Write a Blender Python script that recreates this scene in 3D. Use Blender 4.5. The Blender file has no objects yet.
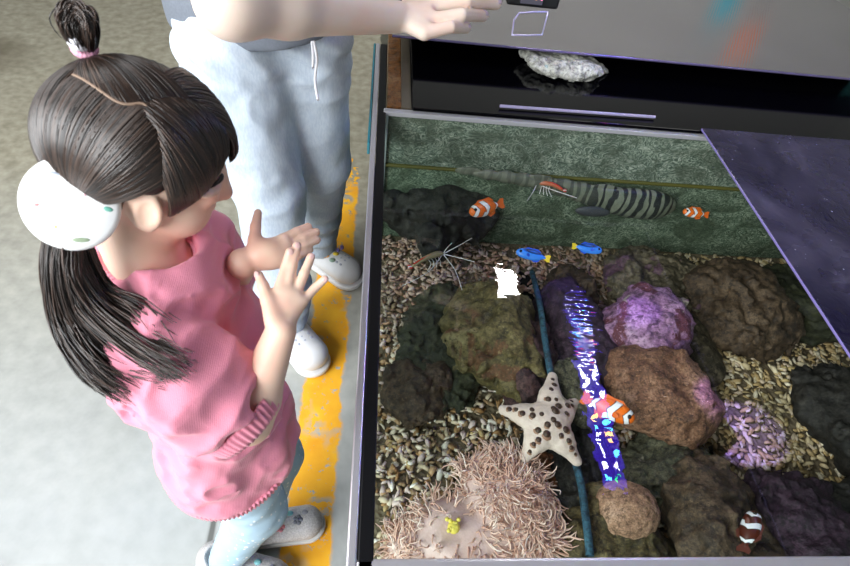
import bpy, bmesh, math, random
import numpy as np
from mathutils import Vector, Matrix
random.seed(7); RS = np.random.RandomState(11)
SC = bpy.context.scene; COL = SC.collection
# ---------------------------------------------------------------- camera frame (metres, z up, floor z=0)
M = np.array([[0.99353387, 0.04692836, 0.1033836], [-0.03288155, -0.75262221, 0.65763106], [0.10867034, -0.65677815, -0.74621258]])
CH = 1.32; FPX = 540.
def P(px, py, z):
    r = M @ np.array([px-425, py-283, FPX]); return r*((z-CH)/r[2]) + np.array([0, 0, CH])
def mpp(px, py, z):                      # metres per pixel there
    c = M.T @ (P(px, py, z)-np.array([0, 0, CH])); return c[2]/FPX
def A(*v): return np.array(v, float)
def nrm(v): v = np.asarray(v, float); return v/(np.linalg.norm(v)+1e-12)
# ---------------------------------------------------------------- noise
def _h(i, j, k, s):
    n = (i*374761393 + j*668265263 + k*2147483647 + s*974711) & 0xffffffff
    n = ((n ^ (n >> 13))*1274126177) & 0xffffffff
    n = ((n ^ (n >> 16))*2246822519) & 0xffffffff
    return ((n ^ (n >> 15)) & 0xffffff)/float(0xffffff)*2-1
def vnoise(p, s=0):
    f = np.floor(p).astype(np.int64); t = p-f; t = t*t*(3-2*t); r = 0
    for a in (0, 1):
        for b in (0, 1):
            for c in (0, 1):
                w = (t[:, 0] if a else 1-t[:, 0])*(t[:, 1] if b else 1-t[:, 1])*(t[:, 2] if c else 1-t[:, 2])
                r = r + w*_h(f[:, 0]+a, f[:, 1]+b, f[:, 2]+c, s)
    return r
def fbm(p, s=0, o=3):
    r = 0; a = 1.
    for i in range(o): r = r+a*vnoise(p*2**i+i*17.3, s+i); a *= .5
    return r
# ---------------------------------------------------------------- signed distance modelling + surface nets
class SDF:
    def __init__(s): s.pr = []; s.extra = None
    def add(s, fn, c, R, k, op='u'): s.pr.append((fn, np.asarray(c, float), R, k, op))
    def cap(s, a, b, ra, rb, k=.02, n=None, ff=1., op='u'):
        a = np.asarray(a, float); b = np.asarray(b, float); ba = b-a; L2 = max(ba@ba, 1e-9)
        nn = None if n is None else nrm(n)
        def fn(p):
            v = p-a; h = np.clip(v@ba/L2, 0, 1); q = v-h[:, None]*ba
            if nn is not None:
                c = q@nn; q = q+np.outer(c*(1/ff-1), nn)
            r = ra+(rb-ra)*h; d = np.sqrt((q*q).sum(1))-r
            return d*(1. if nn is None else min(1, .5+.5*ff))
        s.add(fn, (a+b)/2, np.sqrt(L2)/2+max(ra, rb)*max(1, ff), k, op)
    def chain(s, pts, rs, k=.02, n=None, ff=1.):
        for i in range(len(pts)-1): s.cap(pts[i], pts[i+1], rs[i], rs[i+1], k, n, ff)
    def ell(s, c, r, R=None, k=.02, op='u'):
        c = np.asarray(c, float); r = np.asarray(r, float); R = np.eye(3) if R is None else R
        def fn(p):
            q = (p-c)@R; k0 = np.sqrt(((q/r)**2).sum(1)); k1 = np.sqrt(((q/r**2)**2).sum(1))+1e-9
            return np.where(k0 < 1e-3, -r.min(), k0*(k0-1)/k1)
        s.add(fn, c, r.max(), k, op)
    def plane(s, c, n, k=.004):          # cut away the side n points to
        c = np.asarray(c, float); n = nrm(n)
        s.add(lambda p: -((p-c)@n), c, 1e3, k, 's')
    def ev(s, p, c=None, rad=0):
        d = np.full(len(p), 1e3)
        for fn, cc, R, k, op in s.pr:
            if c is not None and np.linalg.norm(cc-c)-R > rad*1.0+k+.02: continue
            e = fn(p)
            if op == 'u': h = np.maximum(k-np.abs(d-e), 0)/k; d = np.minimum(d, e)-h*h*k*.25
            else: e = -e; h = np.maximum(k-np.abs(d-e), 0)/k; d = np.maximum(d, e)+h*h*k*.25
        if s.extra is not None: d = s.extra(p, d)
        return d
    def mesh(s, lo, hi, h, B=16):
        lo = np.asarray(lo, float); hi = np.asarray(hi, float)
        nb = np.ceil((hi-lo)/(h*B)).astype(int); G = nb*B+2
        ii = np.stack(np.meshgrid(*[np.arange(n) for n in nb], indexing='ij'), -1).reshape(-1, 3)
        cs = lo+(ii+.5)*B*h; br = B*h*.5*1.7321; dc = s.ev(cs); act = ii[np.abs(dc) < br*1.9+.012]
        g = np.stack(np.meshgrid(*[np.arange(B+1)]*3, indexing='ij'), -1).reshape(-1, 3)
        V = []; K = []; Q = []
        gid = lambda c: (c[:, 0]+1)*(G[1]+4)*(G[2]+4)+(c[:, 1]+1)*(G[2]+4)+(c[:, 2]+1)
        off = np.array([(a, b, c) for a in (0, 1) for b in (0, 1) for c in (0, 1)])
        ed = [(i, j) for i in range(8) for j in range(i+1, 8) if np.abs(off[i]-off[j]).sum() == 1]
        for b in act:
            c0 = b*B; cen = lo+(b+.5)*B*h
            d = s.ev(lo+(c0+g)*h, cen, br).reshape(B+1, B+1, B+1)
            sg = d < 0
            if sg.all() or not sg.any(): continue
            cor = np.stack([d[o[0]:o[0]+B, o[1]:o[1]+B, o[2]:o[2]+B] for o in off], -1); cs_ = cor < 0; cnt = cs_.sum(-1)
            idx = np.argwhere((cnt > 0) & (cnt < 8)); v = cor[idx[:, 0], idx[:, 1], idx[:, 2]]
            acc = np.zeros((len(idx), 3)); n = np.zeros(len(idx))
            for i, j in ed:
                m = (v[:, i] < 0) != (v[:, j] < 0); t = np.where(m, v[:, i]/np.where(m, v[:, i]-v[:, j], 1), 0)
                acc += np.where(m[:, None], off[i]+t[:, None]*(off[j]-off[i]), 0); n += m
            V.append(lo+(c0+idx+acc/n[:, None])*h); K.append(gid(idx+c0))
            for ax in range(3):
                o = np.zeros(3, int); o[ax] = 1; u = np.zeros(3, int); w = np.zeros(3, int); u[(ax+1) % 3] = 1; w[(ax+2) % 3] = 1
                a = sg[:B, :B, :B]; e = sg[o[0]:B+o[0], o[1]:B+o[1], o[2]:B+o[2]]
                for flip in (0, 1):
                    q = np.argwhere((a & ~e) if not flip else (~a & e))+c0
                    if not len(q): continue
                    l = [q, q-u, q-u-w, q-w]
                    if flip: l = l[::-1]
                    Q.append(np.stack([gid(x) for x in l], 1))
        V = np.concatenate(V); K = np.concatenate(K); Q = np.concatenate(Q)
        o = np.argsort(K); K = K[o]; V = V[o]; f = np.searchsorted(K, Q); f = np.minimum(f, len(K)-1)
        ok = (K[f] == Q).all(1)
        return V, f[ok]
def npmesh(name, V, F, smooth=True):
    me = bpy.data.meshes.new(name); V = np.asarray(V, np.float32); F = np.asarray(F)
    me.vertices.add(len(V)); me.vertices.foreach_set('co', V.ravel())
    k = F.shape[1]; me.loops.add(F.size); me.loops.foreach_set('vertex_index', F.ravel().astype(np.int32))
    me.polygons.add(len(F)); me.polygons.foreach_set('loop_start', np.arange(0, F.size, k, dtype=np.int32))
    me.polygons.foreach_set('loop_total', np.full(len(F), k, np.int32))
    me.polygons.foreach_set('use_smooth', np.full(len(F), smooth, bool)); me.update(calc_edges=True); me.validate(); return me
# ---------------------------------------------------------------- objects
def tag(o, label=None, cat=None, group=None, kind=None):
    if label: o['label'] = label
    if cat: o['category'] = cat
    if group: o['group'] = group
    if kind: o['kind'] = kind
    return o
def thing(name, label, cat, loc=(0, 0, 0), group=None, kind=None):
    o = bpy.data.objects.new(name, None); COL.objects.link(o); o.location = Vector([float(x) for x in loc]); o.empty_display_size = .02
    return tag(o, label, cat, group, kind)
def obj(name, me, mat, parent=None, label=None):   # mesh given in world coordinates (or local when the parent is rotated later)
    if isinstance(me, tuple): me = npmesh(name, *me)
    o = bpy.data.objects.new(name, me); COL.objects.link(o)
    if mat: me.materials.clear(); me.materials.append(mat)
    if parent is not None:
        o.parent = parent; w = Vector((0, 0, 0)); p = parent
        while p is not None: w += p.location; p = p.parent
        me.transform(Matrix.Translation(-w))
    if label: o['label'] = label
    return o
def centre(o):                            # move the origin of a single-mesh thing to its base
    me = o.data; n = len(me.vertices); c = np.empty(n*3); me.vertices.foreach_get('co', c); c = c.reshape(-1, 3)
    b = Vector(((c[:, 0].min()+c[:, 0].max())/2, (c[:, 1].min()+c[:, 1].max())/2, c[:, 2].min())); me.transform(Matrix.Translation(-b)); o.location = o.location+b; return o
def box(lo, hi, bev=0., seg=2):
    bm = bmesh.new(); bmesh.ops.create_cube(bm, size=1); lo = np.array(lo, float); hi = np.array(hi, float)
    for v in bm.verts: v.co = Vector([(lo[i]+hi[i])/2+v.co[i]*(hi[i]-lo[i]) for i in range(3)])
    if bev: bmesh.ops.bevel(bm, geom=bm.edges[:], offset=bev, segments=seg, profile=.5, affect='EDGES')
    me = bpy.data.meshes.new('m'); bm.to_mesh(me); bm.free(); return me
def joinme(ms):
    bm = bmesh.new()
    for m in ms: bm.from_mesh(m)
    me = bpy.data.meshes.new('m'); bm.to_mesh(me); bm.free(); return me
def tubes(lines, radii, sides=5, flat=None):
    """lines (n,m,3) equal length polylines; radii (n,m) or (m,)"""
    L = np.asarray(lines, float); n, m, _ = L.shape; R = np.broadcast_to(np.asarray(radii, float), (n, m))
    T = np.gradient(L, axis=1); T /= np.linalg.norm(T, axis=2, keepdims=True)+1e-12
    up = np.where(np.abs(T[:, :1, 2:3]) > .9, A(1, .1, 0), A(.1, .05, 1.)); u0 = up[:, 0]; Us = []
    for q in range(m): u0 = u0-(u0*T[:, q]).sum(1, keepdims=True)*T[:, q]; u0 = u0/(np.linalg.norm(u0, axis=1, keepdims=True)+1e-12); Us.append(u0)
    U = np.stack(Us, 1); W = np.cross(T, U)
    an = np.arange(sides)*2*math.pi/sides
    V = L[:, :, None]+R[:, :, None, None]*(np.cos(an)[None, None, :, None]*U[:, :, None]+np.sin(an)[None, None, :, None]*W[:, :, None])
    V = V.reshape(-1, 3); i = np.arange(n)[:, None, None]*m*sides; j = np.arange(m-1)[None, :, None]*sides; k = np.arange(sides)[None, None, :]; k2 = (k+1) % sides
    F = np.stack([i+j+k, i+j+k2, i+j+sides+k2, i+j+sides+k], -1).reshape(-1, 4)
    return V, F
def spline(pts, m=16):
    p = np.asarray(pts, float); n = len(p); t = np.linspace(0, n-1, m); i = np.clip(t.astype(int), 0, n-2); u = (t-i)[:, None]
    g = lambda k: p[np.clip(k, 0, n-1)]
    a, b, c, d = g(i-1), g(i), g(i+1), g(i+2)
    return .5*(2*b+(c-a)*u+(2*a-5*b+4*c-d)*u*u+(3*b-a-3*c+d)*u**3)
def ico(sub=1):
    bm = bmesh.new(); bmesh.ops.create_icosphere(bm, subdivisions=sub, radius=1); V = np.array([v.co[:] for v in bm.verts]); F = np.array([[v.index for v in f.verts] for f in bm.faces]); bm.free(); return V, F
def sph(c, r, sub=2): V, F = ico(sub); return V*np.asarray(r)+np.asarray(c), F
def cat(parts):
    Vs, Fs, n = [], [], 0
    for V, F in parts: Vs.append(V); Fs.append(F+n); n += len(V)
    return np.concatenate(Vs), np.concatenate(Fs)
def plate(poly, z0, z1):                  # prism over a convex/concave polygon
    bm = bmesh.new(); f = bm.faces.new([bm.verts.new((p[0], p[1], z0)) for p in poly]); r = bmesh.ops.extrude_face_region(bm, geom=[f])
    for v in r['geom']:
        if isinstance(v, bmesh.types.BMVert): v.co.z = z1
    bmesh.ops.recalc_face_normals(bm, faces=bm.faces); me = bpy.data.meshes.new('m'); bm.to_mesh(me); bm.free(); return me
# ---------------------------------------------------------------- materials
class N:
    def __init__(s, name):
        s.m = bpy.data.materials.new(name); s.m.use_nodes = True; s.t = s.m.node_tree; s.b = s.t.nodes['Principled BSDF']; s.out = s.t.nodes['Material Output']
        s.co = s.t.nodes.new('ShaderNodeTexCoord')
    def node(s, ty, **kw):
        n = s.t.nodes.new(ty)
        for k, v in kw.items():
            if k in n.inputs.keys(): n.inputs[k].default_value = v
            else: setattr(n, k, v)
        return n
    def link(s, a, b): s.t.links.new(a, b)
    def vec(s, scale=(1, 1, 1), kind='Object', rot=(0, 0, 0)):
        m = s.t.nodes.new('ShaderNodeMapping'); m.inputs['Scale'].default_value = scale; m.inputs['Rotation'].default_value = rot; s.link(s.co.outputs[kind], m.inputs['Vector']); return m.outputs[0]
    def noise(s, scale, detail=4, vec=None, rough=.55, dist=0):
        n = s.t.nodes.new('ShaderNodeTexNoise'); n.inputs['Scale'].default_value = scale; n.inputs['Detail'].default_value = detail; n.inputs['Roughness'].default_value = rough; n.inputs['Distortion'].default_value = dist
        s.link(vec if vec is not None else s.co.outputs['Object'], n.inputs['Vector']); return n.outputs['Fac']
    def voro(s, scale, feature='F1', vec=None, out='Distance'):
        n = s.t.nodes.new('ShaderNodeTexVoronoi'); n.feature = feature; n.inputs['Scale'].default_value = scale
        s.link(vec if vec is not None else s.co.outputs['Object'], n.inputs['Vector']); return n.outputs[out]
    def ramp(s, fac, stops, interp='LINEAR'):
        mp = max(p for p, _ in stops)
        if mp > 1: fac = s.math('DIVIDE', fac, mp); stops = [(p/mp, c) for p, c in stops]
        r = s.t.nodes.new('ShaderNodeValToRGB'); r.color_ramp.interpolation = interp; e = r.color_ramp.elements
        while len(e) < len(stops): e.new(.5)
        for i, (p, c) in enumerate(stops): e[i].position = p; e[i].color = (*c, 1) if len(c) == 3 else c
        s.link(fac, r.inputs[0]); return r.outputs[0]
    def mix(s, fac, a, b, bt='MIX'):
        m = s.t.nodes.new('ShaderNodeMix'); m.data_type = 'RGBA'; m.blend_type = bt
        for v, i in ((fac, 0), (a, 6), (b, 7)):
            if isinstance(v, (int, float)): m.inputs[i].default_value = v
            elif isinstance(v, tuple): m.inputs[i].default_value = (*v, 1)
            else: s.link(v, m.inputs[i])
        return m.outputs[2]
    def math(s, op, a, b=0., c=0.):
        m = s.t.nodes.new('ShaderNodeMath'); m.operation = op
        for i, v in enumerate((a, b, c)):
            if isinstance(v, (int, float)): m.inputs[i].default_value = v
            else: s.link(v, m.inputs[i])
        return m.outputs[0]
    def sep(s, kind='Object'):
        n = s.t.nodes.new('ShaderNodeSeparateXYZ'); s.link(s.co.outputs[kind], n.inputs[0]); return n.outputs
    def set(s, col=None, rough=.6, metal=0., spec=None, **kw):
        if isinstance(col, tuple): s.b.inputs['Base Color'].default_value = (*col, 1)
        elif col is not None: s.link(col, s.b.inputs['Base Color'])
        if isinstance(rough, (int, float)): s.b.inputs['Roughness'].default_value = rough
        else: s.link(rough, s.b.inputs['Roughness'])
        s.b.inputs['Metallic'].default_value = metal
        if spec is not None: s.b.inputs['Specular IOR Level'].default_value = spec
        for k, v in kw.items(): s.b.inputs[k.replace('_', ' ')].default_value = v
        return s
    def bump(s, h, strength=.3, dist=.002):
        n = s.t.nodes.new('ShaderNodeBump'); n.inputs['Strength'].default_value = strength; n.inputs['Distance'].default_value = dist; s.link(h, n.inputs['Height']); s.link(n.outputs[0], s.b.inputs['Normal']); return s
def plain(name, col, rough=.5, metal=0., spec=None, **kw):
    n = N(name); f = n.noise(60, 3); n.set(n.mix(f, tuple(c*.93 for c in col), tuple(min(1, c*1.05) for c in col)), rough, metal, spec, **kw); return n.m
def emit(name, col, st):
    n = N(name); e = n.node('ShaderNodeEmission'); e.inputs[0].default_value = (*col, 1); e.inputs[1].default_value = st; n.link(e.outputs[0], n.out.inputs[0]); return n.m
def clear(name, tint=(1, 1, 1), ior=1.5, rough=.0, bumpf=None):
    n = N(name); t = n.node('ShaderNodeBsdfTransparent'); t.inputs[0].default_value = (*tint, 1); g = n.node('ShaderNodeBsdfGlossy'); g.inputs['Roughness'].default_value = rough
    fr = n.node('ShaderNodeFresnel'); fr.inputs[0].default_value = ior; mx = n.node('ShaderNodeMixShader'); ge = n.node('ShaderNodeNewGeometry'); n.link(n.math('MULTIPLY', fr.outputs[0], n.math('SUBTRACT', 1., ge.outputs['Backfacing'])), mx.inputs[0]); n.link(t.outputs[0], mx.inputs[1]); n.link(g.outputs[0], mx.inputs[2]); n.link(mx.outputs[0], n.out.inputs[0])
    if bumpf:
        b = n.node('ShaderNodeBump'); bumpf(n, b); n.link(b.outputs[0], g.inputs['Normal'])
    return n.m
# ================================================================ THE SETTING
RIM = .62; WZ = .465; BED = .214
def mk_floor():
    n = N('concrete'); o = n.sep(); a = n.noise(1.6, 6, rough=.65); b = n.noise(26, 5); base = n.ramp(n.math('ADD', n.math('MULTIPLY', a, .7), n.math('MULTIPLY', b, .3)), [(.3, (.33, .34, .33)), (.5, (.43, .45, .44)), (.72, (.53, .55, .54))])
    tanfar = n.ramp(n.math('ADD', o['Y'], n.math('MULTIPLY', a, .5)), [(.7, (0, 0, 0)), (1.9, (1, 1, 1))])
    base = n.mix(n.math('MULTIPLY', tanfar, 1.), base, n.ramp(b, [(.3, (.24, .22, .155)), (.7, (.41, .38, .29))]))
    # oil stain far left
    sx = n.math('MULTIPLY', n.math('ADD', o['X'], 1.72), 3.2); sy = n.math('MULTIPLY', n.math('ADD', o['Y'], -2.37), 4.)
    d = n.math('ADD', n.math('MULTIPLY', sx, sx), n.math('MULTIPLY', sy, sy)); st = n.ramp(n.math('ADD', d, n.math('MULTIPLY', n.noise(5, 4), 1.4)), [(.55, (1, 1, 1)), (1.3, (0, 0, 0))])
    base = n.mix(n.math('MULTIPLY', st, .75), base, (.12, .10, .06))
    # worn yellow line
    w = n.noise(9, 5, rough=.7); e = n.math('MULTIPLY', n.math('ADD', w, -.5), .05)
    x = n.math('ADD', o['X'], e); cx = n.math('ADD', x, .112); ax = n.math('ABSOLUTE', cx)
    inb = n.ramp(ax, [(.052, (1, 1, 1)), (.056, (0, 0, 0))])
    chip = n.ramp(n.noise(34, 6, rough=.75), [(.385, (0, 0, 0)), (.41, (1, 1, 1))]); chip2 = n.ramp(n.noise(5, 3), [(.36, (0, 0, 0)), (.44, (1, 1, 1))])
    m = n.math('MULTIPLY', inb, n.math('MULTIPLY', chip, n.math('MAXIMUM', chip2, n.ramp(n.noise(50, 4), [(.52, (0, 0, 0)), (.55, (1, 1, 1))]))))
    yel = n.ramp(n.noise(12, 4), [(.3, (.88, .38, .01)), (.7, (.98, .52, .02))]); yel = n.mix(n.ramp(n.math('ADD', o['Y'], n.math('MULTIPLY', a, .6)), [(0, (0, 0, 0)), (1, (0, 0, 0))]), yel, (.62, .26, .06))
    m = n.math('MULTIPLY', m, n.ramp(n.math('MULTIPLY_ADD', n.noise(6, 3), .5, o['Y']), [(.0, (1, 1, 1)), (1., (1, 1, 1))]) if 0 else n.math('LESS_THAN', n.math('MULTIPLY_ADD', n.noise(6, 3), .5, o['Y']), 2.0))
    base = n.mix(m, base, yel)
    # darker strip along the tank base
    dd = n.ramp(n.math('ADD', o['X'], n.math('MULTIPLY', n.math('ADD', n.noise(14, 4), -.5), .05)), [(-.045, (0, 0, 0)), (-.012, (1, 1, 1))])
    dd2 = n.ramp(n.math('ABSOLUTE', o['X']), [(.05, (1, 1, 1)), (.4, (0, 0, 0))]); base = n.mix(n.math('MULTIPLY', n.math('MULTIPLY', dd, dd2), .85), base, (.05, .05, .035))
    # joint in the slab
    jx = n.math('ABSOLUTE', n.math('ADD', n.math('ADD', o['X'], .325), n.math('MULTIPLY', n.math('ADD', n.noise(6, 2), -.5), .02))); jm = n.math('MULTIPLY', n.ramp(jx, [(.004, (1, 1, 1)), (.009, (0, 0, 0))]), n.ramp(o['Y'], [(.42, (1, 1, 1)), (.46, (0, 0, 0))]))
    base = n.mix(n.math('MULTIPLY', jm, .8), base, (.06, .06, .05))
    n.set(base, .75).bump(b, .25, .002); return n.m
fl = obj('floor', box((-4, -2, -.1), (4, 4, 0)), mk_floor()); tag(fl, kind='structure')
wb = obj('wall_back', box((-4, 3.9, 0), (4, 4.0, 2.9)), plain('wall grey', (.42, .42, .40), .8)); tag(wb, kind='structure')
wr = obj('wall_right', box((3.9, -2, 0), (4, 3.9, 2.9)), plain('wall grey2', (.42, .42, .40), .8)); tag(wr, kind='structure')
t = thing('partition_panel', 'turquoise panel beyond the right corner of the steel counter', 'panel', (2.5, 2.64, 0))
obj('board', box((1.85, 2.62, .04), (3.4, 2.66, .46), .004), plain('turquoise', (.12, .62, .66), .5), t)
for x in (1.95, 3.3): obj('foot', box((x-.02, 2.56, 0), (x+.02, 2.72, .045), .004), plain('foot grey', (.3, .3, .3), .5), t)
# ================================================================ THE AQUARIUM
X0, X1, Y0, Y1 = .0, 1.40, .165, 1.155
tank = thing('aquarium', 'open rectangular glass aquarium with black and silver rim beside the yellow floor line', 'aquarium', (.7, .66, 0))
gl = clear('tank glass', (.93, .98, .97), 1.45)
black = plain('black trim', (.005, .005, .006), .4, 0., .2)
silver = plain('silver edge', (.62, .60, .64), .3, .6); teal = plain('glass edge teal', (.03, .22, .27), .15)
obj('glass_pane', box((.006, Y0+.01, .2), (.016, 1.50, RIM-.004)), gl, tank)
obj('glass_pane', box((.016, Y0+.002, .2), (X1-.02, Y0+.012, RIM-.004)), gl, tank)
obj('glass_pane', box((X1-.02, Y0+.01, .2), (X1-.01, Y1, RIM-.004)), gl, tank)
def mk_back():
    n = N('marbled algae wall'); v = n.vec((1, 1, 1.35)); d = n.noise(9, 5, v, dist=1.2); w = n.noise(30, 3, v, .65, dist=5.5); w2 = n.voro(75, 'DISTANCE_TO_EDGE', v)
    k = n.math('ADD', n.math('MULTIPLY', w, .85), n.math('MULTIPLY', n.noise(14, 3, v, dist=1.5), .15)); c = n.ramp(k, [(.34, (.03, .05, .035)), (.46, (.10, .145, .105)), (.54, (.22, .28, .21)), (.66, (.47, .52, .42))])
    o = n.sep(); dk = n.ramp(n.math('ADD', o['X'], n.math('MULTIPLY', d, .5)), [(.1, (.05, .05, .05)), (.28, (1, 1, 1))])
    c = n.mix(n.ramp(d, [(.40, (.75, .75, .75)), (.56, (0, 0, 0))]), c, (.05, .07, .045)); n.set(c, .5).bump(k, .5, .003); return n.m
mb = mk_back()
obj('back_panel', box((.016, Y1, .2), (X1-.02, Y1+.012, RIM-.004)), mb, tank, 'back wall coated with marbled pale green algae')
obj('base', box((.0, Y0, .19), (X1, 1.50, .2)), black, tank)
obj('algae_line', tubes([[(.02, Y1-.003, WZ+.003), (.5, Y1-.003, WZ+.001), (1.38, Y1-.003, WZ+.003)]], [.0055]*3, 6), plain('olive algae', (.09, .09, .015), .6), tank, 'olive algae line along the water level')
obj('rim', box((.002, Y0, RIM-.012), (.021, 1.50, RIM), .002), black, tank, 'black inner rim')
obj('rim', box((-.011, Y0-.03, RIM-.03), (.001, 1.50, RIM+.001), .002), silver, tank, 'silver outer rim')
obj('rim', box((-.018, 1.02, RIM-.03), (-.0115, 1.50, RIM), .002), teal, tank, 'teal glass edge')
obj('rim', box((.0, Y0-.03, RIM-.03), (X1, Y0+.013, RIM), .004), silver, tank, 'pale front rim')
obj('rim', box((.016, Y1-.005, RIM-.010), (.868, Y1+.012, RIM+.002), .002), plain('lilac edge', (.40, .40, .42), .3), tank, 'pale back rim')
obj('corner_seal', box((.017, Y1-.012, .2), (.028, Y1-.001, RIM-.006), .002), plain('seal', (.35, .42, .40), .3), tank, 'pale silicone corner seal')
obj('stand', box((.02, Y0+.02, 0), (X1-.02, 1.48, .19), .005), plain('stand black', (.015, .015, .018), .4), tank)
def mk_rivet(n, b):
    v = n.vec((1, 1, 1)); h1 = n.noise(16, 2, v); h2 = n.noise(60, 1, n.vec((.35, 1.6, 1)))
    o = n.sep(); rz = n.math('MULTIPLY', n.ramp(n.math('ABSOLUTE', n.math('ADD', o['Y'], -.68)), [(.03, (1, 1, 1)), (.14, (0, 0, 0))]), n.ramp(o['X'], [(.36, (0, 0, 0)), (.44, (1, 1, 1))]))
    h = n.math('ADD', n.math('MULTIPLY', h1, .28), n.math('MULTIPLY', h2, n.math('ADD', n.math('MULTIPLY', rz, .5), .03)))
    n.link(h, b.inputs['Height']); b.inputs['Strength'].default_value = .55; b.inputs['Distance'].default_value = .0035
wm = clear('aquarium water', (.95, .97, .94), 1.52, .0, mk_rivet)
w = obj('water', box((.0165, Y0+.0125, .2005), (X1-.0205, Y1-.0005, WZ)), wm); tag(w, 'clear rippling salt water filling the glass aquarium', 'water', kind='stuff')
# bed + gravel
def bedz(x, y): return BED+.05*np.exp(-((x-.10)/.22)**2-((y-.34)/.16)**2)+.03*np.exp(-((x-.95)/.22)**2-((y-.62)/.2)**2)+.012*np.sin(x*9+1)*np.sin(y*8)
gx, gy = np.meshgrid(np.linspace(.018, X1-.022, 60), np.linspace(Y0+.014, Y1-.001, 50), indexing='ij'); V = np.stack([gx, gy, bedz(gx, gy)-.004], -1).reshape(-1, 3)
i = np.arange(59)[:, None]*50+np.arange(49)[None]; F = np.stack([i, i+50, i+51, i+1], -1).reshape(-1, 4)
n = N('gravel sand'); f = n.voro(90, out='Color'); n.set(n.mix(n.noise(8), (.10, .075, .045), (.20, .16, .10)), .8).bump(n.voro(90), .8, .006)
g = obj('gravel_bed', (V, F), n.m); tag(g, 'brown sandy bed under the coral gravel of the aquarium', 'sand', kind='stuff')
V0, F0 = ico(1); NG = 9500; parts = []
P0 = RS.rand(NG, 2)*[X1-.06, Y1-Y0-.04]+[.03, Y0+.025]
ln = RS.uniform(.007, .0155, NG); wd = ln*RS.uniform(.26, .55, NG); az = RS.rand(NG)*6.283; ti = RS.normal(0, .3, NG)
sh = 1+RS.uniform(-.22, .22, (NG, len(V0), 1)); q = V0[None]*sh*np.stack([ln, wd, wd*.8], -1)[:, None]
q[..., 1] += .25*q[..., 0]**2/ln[:, None]*RS.choice([-1, 0, 1], (NG, 1))
x = q[..., 0]*np.cos(ti)[:, None]-q[..., 2]*np.sin(ti)[:, None]; z = q[..., 0]*np.sin(ti)[:, None]+q[..., 2]*np.cos(ti)[:, None]
xx = x*np.cos(az)[:, None]-q[..., 1]*np.sin(az)[:, None]; yy = x*np.sin(az)[:, None]+q[..., 1]*np.cos(az)[:, None]
V = np.stack([xx+P0[:, :1], yy+P0[:, 1:], z+bedz(P0[:, 0], P0[:, 1])[:, None]+RS.uniform(0, .006, (NG, 1))], -1).reshape(-1, 3); F = (F0[None]+(np.arange(NG)*len(V0))[:, None, None]).reshape(-1, 3)
n = N('coral gravel'); ge = n.node('ShaderNodeNewGeometry'); r = ge.outputs['Random Per Island']
c = n.ramp(r, [(0, (.66, .54, .38)), (.2, (.36, .20, .08)), (.36, (.78, .69, .54)), (.5, (.50, .32, .17)), (.62, (.70, .56, .52)), (.76, (.26, .17, .09)), (.84, (.88, .83, .74)), (.94, (.50, .36, .16))], 'CONSTANT')
o = n.sep(); pk = n.ramp(n.math('ADD', o['Y'], n.math('MULTIPLY', n.noise(4), .3)), [(.85, (0, 0, 0)), (1.05, (1, 1, 1))]); rt = n.ramp(o['X'], [(.62, (0, 0, 0)), (.85, (1, 1, 1))])
c = n.mix(n.math('MULTIPLY', n.math('MULTIPLY', pk, n.math('SUBTRACT', 1., rt)), .55), c, (.42, .24, .22)); c = n.mix(n.math('MULTIPLY', rt, .45), c, (.62, .50, .24))
c = n.mix(n.ramp(n.noise(6, 3), [(.38, (.6, .6, .6)), (.48, (0, 0, 0))]), c, (.09, .075, .035)); n.set(c, .55)
g = obj('coral_gravel', npmesh('g', V, F, True), n.m); tag(g, 'loose pale coral gravel covering the aquarium floor', 'gravel', kind='stuff')
# ---------------------------------------------------------------- rocks
def rockmat(name, c1, c2, c3, sc=14, patch=None, rough=.7, bs=.9):
    n = N(name); a = n.noise(sc, 6, rough=.65); b = n.noise(sc*5, 5, rough=.7); v = n.voro(sc*3.2)
    c = n.ramp(n.math('ADD', n.math('MULTIPLY', a, .65), n.math('MULTIPLY', b, .35)), [(.36, c1), (.5, c2), (.64, c3)])
    c = n.mix(n.ramp(b, [(.38, (.8, .8, .8)), (.47, (0, 0, 0))]), c, tuple(x*.3 for x in c1))
    for pc, lo in (patch or []): c = n.mix(n.ramp(n.noise(sc*1.3, 4, dist=.6, vec=n.vec((1, 1, 1), rot=(lo*9, 0, lo*5))), [(lo, (0, 0, 0)), (lo+.035, (1, 1, 1))]), c, pc)
    d_ = n.noise(sc*14, 4, rough=.7); c = n.mix(n.ramp(d_, [(.40, (.7, .7, .7)), (.5, (0, 0, 0))]), c, tuple(x*.35 for x in c2)); c = n.mix(n.ramp(d_, [(.58, (0, 0, 0)), (.68, (.5, .5, .5))]), c, tuple(min(1, x*1.5) for x in c3))
    n.set(c, rough).bump(n.math('ADD', n.math('MULTIPLY', b, .8), n.math('MULTIPLY', v, .5)), bs, .007); return n.m
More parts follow.
